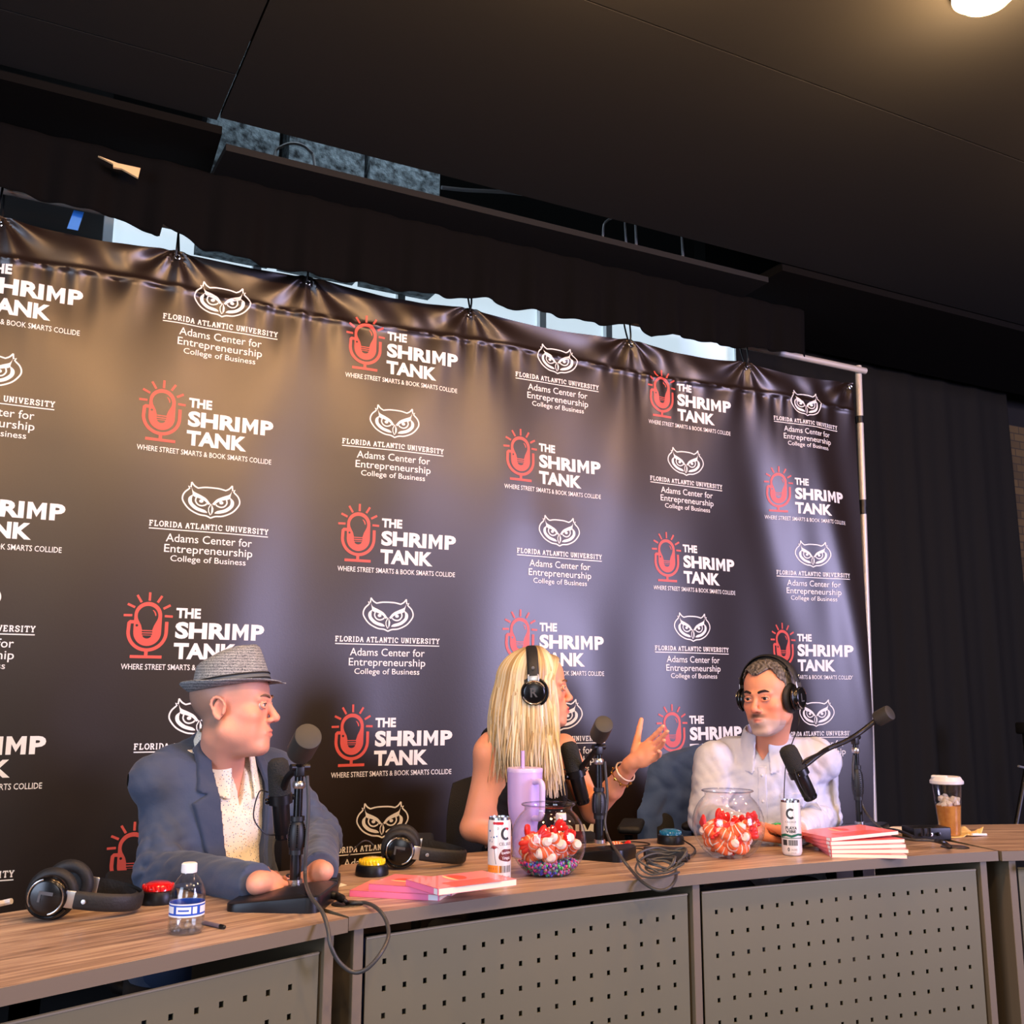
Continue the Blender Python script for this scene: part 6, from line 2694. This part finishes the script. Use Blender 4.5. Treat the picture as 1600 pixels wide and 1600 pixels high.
o['label'] = 'long straight blonde hair'
# headphones she wears
headphones('black headphones with grey letter worn by the blonde woman', hF.matrix(0, -.012, -.008), .100, .138, 'R')
# bracelets
GOLD = mat('gold', (226, 178, 92), .2, 1.0)
fd = wrL - elL
fd /= np.linalg.norm(fd)
for k, (dist_, rad, lab) in enumerate(((-.055, .034, 'pale gold bangle nearest the hand on the raised forearm'), (-.078, .036, 'thin gold charm bracelet farther from the hand on the raised forearm'))):
    c = wrL + fd * dist_
    Mx = Matrix.Translation(c) @ frame(fd + vec((.12, 0, .1 * k)))
    t = thing('bracelet', lab, 'bracelet', c)
    MB().tube([Mx @ Vector((rad * math.cos(a), rad * math.sin(a), 0)) for a in np.linspace(0, 6.2832, 37)], .0026 if k == 0 else .0014, 8, caps=False).build('band', mat('pale_bangle', (240, 214, 190), .3, .4) if k == 0 else GOLD, t, world=True)
    if k:
        for j in range(9):
            a = j * .7
            MB().ball(Mx @ Vector((rad * math.cos(a), rad * math.sin(a), -.004)), (.0042, .0042, .0050), 8, 6).build('charm', GOLD, t, world=True)
p = tF(-.02, -.03, -DN)
office_chair(p, R(-112), 'black office chair under the blonde woman')

# ================================================================== the man in the white shirt
SKIN_C = (222, 150, 118)
hF = Frame(ddir(1202, 1090, 3.52), R(-160), R(-3), R(-2), 1.03)
nb = ddir(1198, 1166, 3.60)
tF = Frame(nb, R(-141), R(-4), 0)
SW, DN = .20, .50
rootC = person_root('dark grey-haired man with short beard in white shirt and headphones at right', tF, DN)
shR, shL = ddir(1116, 1190, 3.60), ddir(1274, 1184, 3.62)
elR, elL = ddir(1106, 1280, 3.52), ddir(1284, 1276, 3.56)
wrR, wrL = vec(tab(1176, 1300, .045)), vec(tab(1240, 1302, .045))
lo = np.min([shR, elR, shL, elL, nb, wrR], 0) - .12
hi = np.max([shL, elL, shR, nb], 0) + vec((.12, .16, 0))
S = SDF(np.arange(lo[0] - .32, hi[0], .0031), np.arange(lo[1] - .30, hi[1], .0031), zaxis(.0, .68, 1.06, 1.36, .0036, .014, .0026))
torso(S, tF, SW, DN, -.018, .115, 1.06)
legs(S, tF, DN, -.012)
S.chain([shR, elR, wrR], [.052, .040, .0245], .025)
S.chain([shL, elL, wrL], [.052, .040, .0245], .025)
mid = (wrR + wrL) / 2
hand(S, wrR, ddir(1222, 1281, 3.40) - wrR, (.0, -.40, .9), .96, (.14, .17, .2, .24), .08, (.7, .02), 1, .003)
hand(S, wrL, ddir(1196, 1282, 3.44) - wrL, (.1, -.40, .9), .96, (.2, .24, .28, .3), .08, (.7, .02), -1, .003)
head(S, hF, False, 1.03, tF(0, .005, -.03), .057)


def beard(q, c):
    x, y, z = q.T
    jaw = np.clip((-z - .052 - .25 * np.abs(x)) / .012, 0, 1) * (y > .02) * (z > -.135)
    side = np.clip((.010 - np.abs(np.abs(x) - .056)) / .008, 0, 1) * (y > -.005) * (y < .05) * (z < .0) * (z > -.09) * .35
    mus = np.exp(-((x / .030) ** 4) - (((z + .0555) / .0075) ** 4)) * (y > .075)
    gap = np.exp(-((x / .016) ** 4) - (((z + .0695) / .0075) ** 4))
    dark = np.clip(mus + np.exp(-((x / .026) ** 4) - (((z + .090) / .010) ** 2)) * .55 * (y > .06), 0, 1) * (1 - gap)
    pale = np.clip(jaw, 0, 1) * (1 - gap)
    c = c * (1 - .72 * pale[:, None]) + L3((186, 176, 170)) * .72 * pale[:, None]
    c = c * (1 - side[:, None]) + L3((130, 105, 92)) * side[:, None]
    return c * (1 - .85 * dark[:, None]) + L3((66, 50, 44)) * .85 * dark[:, None]


Gh = S.grid()
net_object('body', S.nets(), SKIN, rootC, skin_tint(hF, SKIN_C, (186, 104, 98), beard, .8))
face_parts(hF, rootC, (58, 42, 32), (40, 30, 26), .0040)
# short beard and hair as thin shells over the head
Sh = SDF(*axes_for([hF(-.12, -.15, -.16), hF(.12, .15, .16)], .03, .0026))
head(Sh, hF, False, 1.03, None)
G = Sh.grid()
lx, ly, lz = hF.lg(G)
nz = .0028 * np.sin(lx * 420 + 3 * np.sin(ly * 160)) * np.sin(lz * 390 + 2 * np.sin(lx * 210)) + .002 * np.sin(ly * 520 + lz * 300)
line = np.where(ly > .02, .088 - .012 * np.cos(lx * 60) - np.clip(np.abs(lx) - .045, 0, 1) * 1.6, .078 - (.02 - ly) * 1.1 - np.clip(np.abs(lx) - .045, 0, 1) * 1.6)
line = np.maximum(line, -.055)
reg = np.maximum.reduce([(line - lz) * .8, np.where(np.abs(lx) > .074, .01, -1) + 0 * ly])
top = np.clip((lz - .05) / .05, 0, 1)
hd_ = np.maximum(Sh.d - (.003 + .009 * top + nz * (.3 + .8 * top)), (line - lz) * .8)
hairC = tint_mat('grey_hair', .7, 0, .3, (700, .4))


def hair_col(P):
    q = hF.local(P)
    x, y, z = q.T
    f = .5 + .5 * np.sin(x * 330 + 4 * np.sin(y * 120)) * np.sin(z * 260 + y * 180)
    g = np.clip((.075 - z) / .05, 0, 1) * .35
    f = np.clip(f * .75 + g, 0, 1)
    return L3((52, 46, 43)) * (1 - f[:, None]) + L3((138, 132, 126)) * f[:, None]


net_object('hair', Sh.nets(hd_.astype(np.float32)), hairC, rootC, hair_col)

SHW = mat('shirt_white', (204, 210, 230), .8, spec=.3, bump=(60, .12), sheen=.1)
S3 = SDF(*axes_for([tF(-.32, -.18, -.60), tF(.32, .24, .1), elR, elL, wrR, wrL], .085, .0045))
torso(S3, tF, SW + .008, DN, .006, .120, 1.08)
S3.cone(tF(0, -.01, -.03), tF(0, .0, .015), .074, .066, .03)
slv0 = np.minimum(sleeve(S3, shR, elR, wrR, (.072, .062, .040), .03), sleeve(S3, shL, elL, wrL, (.072, .062, .040), .03))
hh_ = np.clip(.5 + .5 * (S3.d - slv0) / .03, 0, 1)
S3.d = (S3.d * (1 - hh_) + slv0 * hh_ - .03 * hh_ * (1 - hh_)).astype(np.float32)
G = S3.grid()
lx, ly, lz = tF.lg(G)
full = S3.d + sinfold(G, 31, .0045, .12, 6, (1, 1, .5))
for el_, sd in ((elR, 3), (elL, 4), (tF(.15, .08, -.17), 5), (tF(-.15, .08, -.17), 6)):
    r2_ = (G[0] - el_[0]) ** 2 + (G[1] - el_[1]) ** 2 + (G[2] - el_[2]) ** 2
    full = full + sinfold(G, 40 + sd, .007, .08, 4, (.7, .7, 1)) * np.exp(-r2_ / .012)
vneck = np.maximum(poly_sd(lx, lz, [(-.036, .14), (.036, .14), (.028, .005), (.0, -.040), (-.028, .005)]), .03 - ly)
d = np.maximum(full, -vneck)
d = np.maximum(d, lz - .03)
shirt = net_object('shirt', S3.nets(np.minimum(d, neck_collar(S3, tF, .104, -.028, .070, .24, .012, .22, .004, .34))), SHW, rootC)
shirt['label'] = 'white button shirt with open collar'
plk = np.maximum(poly_sd(lx, lz, [(-.016, -.055), (.016, -.055), (.016, -.55), (-.016, -.55)]), -ly)
net_object('placket', S3.nets(shell_region(full, plk, -.006, .0042).astype(np.float32)), SHW, shirt, smooth_it=2)
pk = np.maximum(poly_sd(lx, lz, [(-.055, -.14), (-.135, -.14), (-.135, -.25), (-.095, -.27), (-.055, -.25)]), -ly)
net_object('breast_pocket', S3.nets(shell_region(full, pk, -.006, .0036).astype(np.float32)), SHW, shirt, smooth_it=2)
P_, Q_ = S3.nets(full)
Lq = tF.local(P_)
for z in (-.085, -.17, -.255, -.34):
    i = np.argmin((Lq[:, 0]) ** 2 + (Lq[:, 2] - z) ** 2 + (Lq[:, 1] < 0) * 9)
    c = P_[i] + tF.M[:, 1] * .004
    MB().ball(c, (.0055, .0055, .0055), 10, 6).build('button', mat('button_pearl', (214, 214, 220), .3), shirt, world=True)
S4 = SDF(*axes_for([tF(-.3, -.2, -DN - .1), tF(.3, .2, -DN + .1), tF(-.25, .62, -DN), tF(.25, .62, -DN)], .06, .009, .02))
S4.ell(tF(0, 0, -DN), (.19, .15, .12), .03, tF.M)
legs(S4, tF, DN, .008)
net_object('trousers', S4.nets(), mat('dark_trouser', (34, 36, 42), .85), rootC)
headphones('black over-ear headphones worn by the man in the white shirt', hF.matrix(0, -.010, -.004), .098, .148, 'L')
wpath('headphone_cable', [hF(-.098, -.01, -.06), hF(-.098, .01, -.10), tF(-.085, .115, -.03), tF(-.075, .150, -.14), tF(-.07, .16, -.26)], .0018, BLKP, 'thin dark lead hanging from the headphones over the white shirt', 'cable')
p = tF(0, -.03, -DN)
chC = office_chair(p, R(-141), 'black office chair under the man in the white shirt')

# navy jacket hung over the back of a chair between the woman and the man in white
jc = ddir(1104, 1262, 3.86)
jF = Frame((jc[0], jc[1], .0), R(-128), 0, 0)
NAVY = mat('navy_wool', (60, 86, 138), .85, bump=(80, .1), sheen=.2)
S5 = SDF(*axes_for([jF(-.30, -.14, .45), jF(.30, .16, 1.06)], .04, .006))
S5.ell(jF(0, 0, .80), (.20, .07, .20), .04, jF.M)
S5.ell(jF(0, 0, .60), (.21, .075, .2), .04, jF.M)
for q in (-1, 1):
    S5.chain([jF(q * .03, 0, .965), jF(q * .17, 0, .905), jF(q * .225, .03, .74), jF(q * .215, .06, .52)], [.05, .065, .058, .050], .03)
G = S5.grid()
d = S5.d + sinfold(G, 77, .007, .20, 6, (1, 1, .3))
jk = thing('draped_jacket', 'navy jacket hung over a chair back between the woman and the man in white', 'jacket', jF(0, 0, 0))
net_object('jacket_body', S5.nets(d), NAVY, jk)
office_chair(jF(0, .275, 0), R(-128), 'black office chair carrying the navy jacket', back_h=.90)
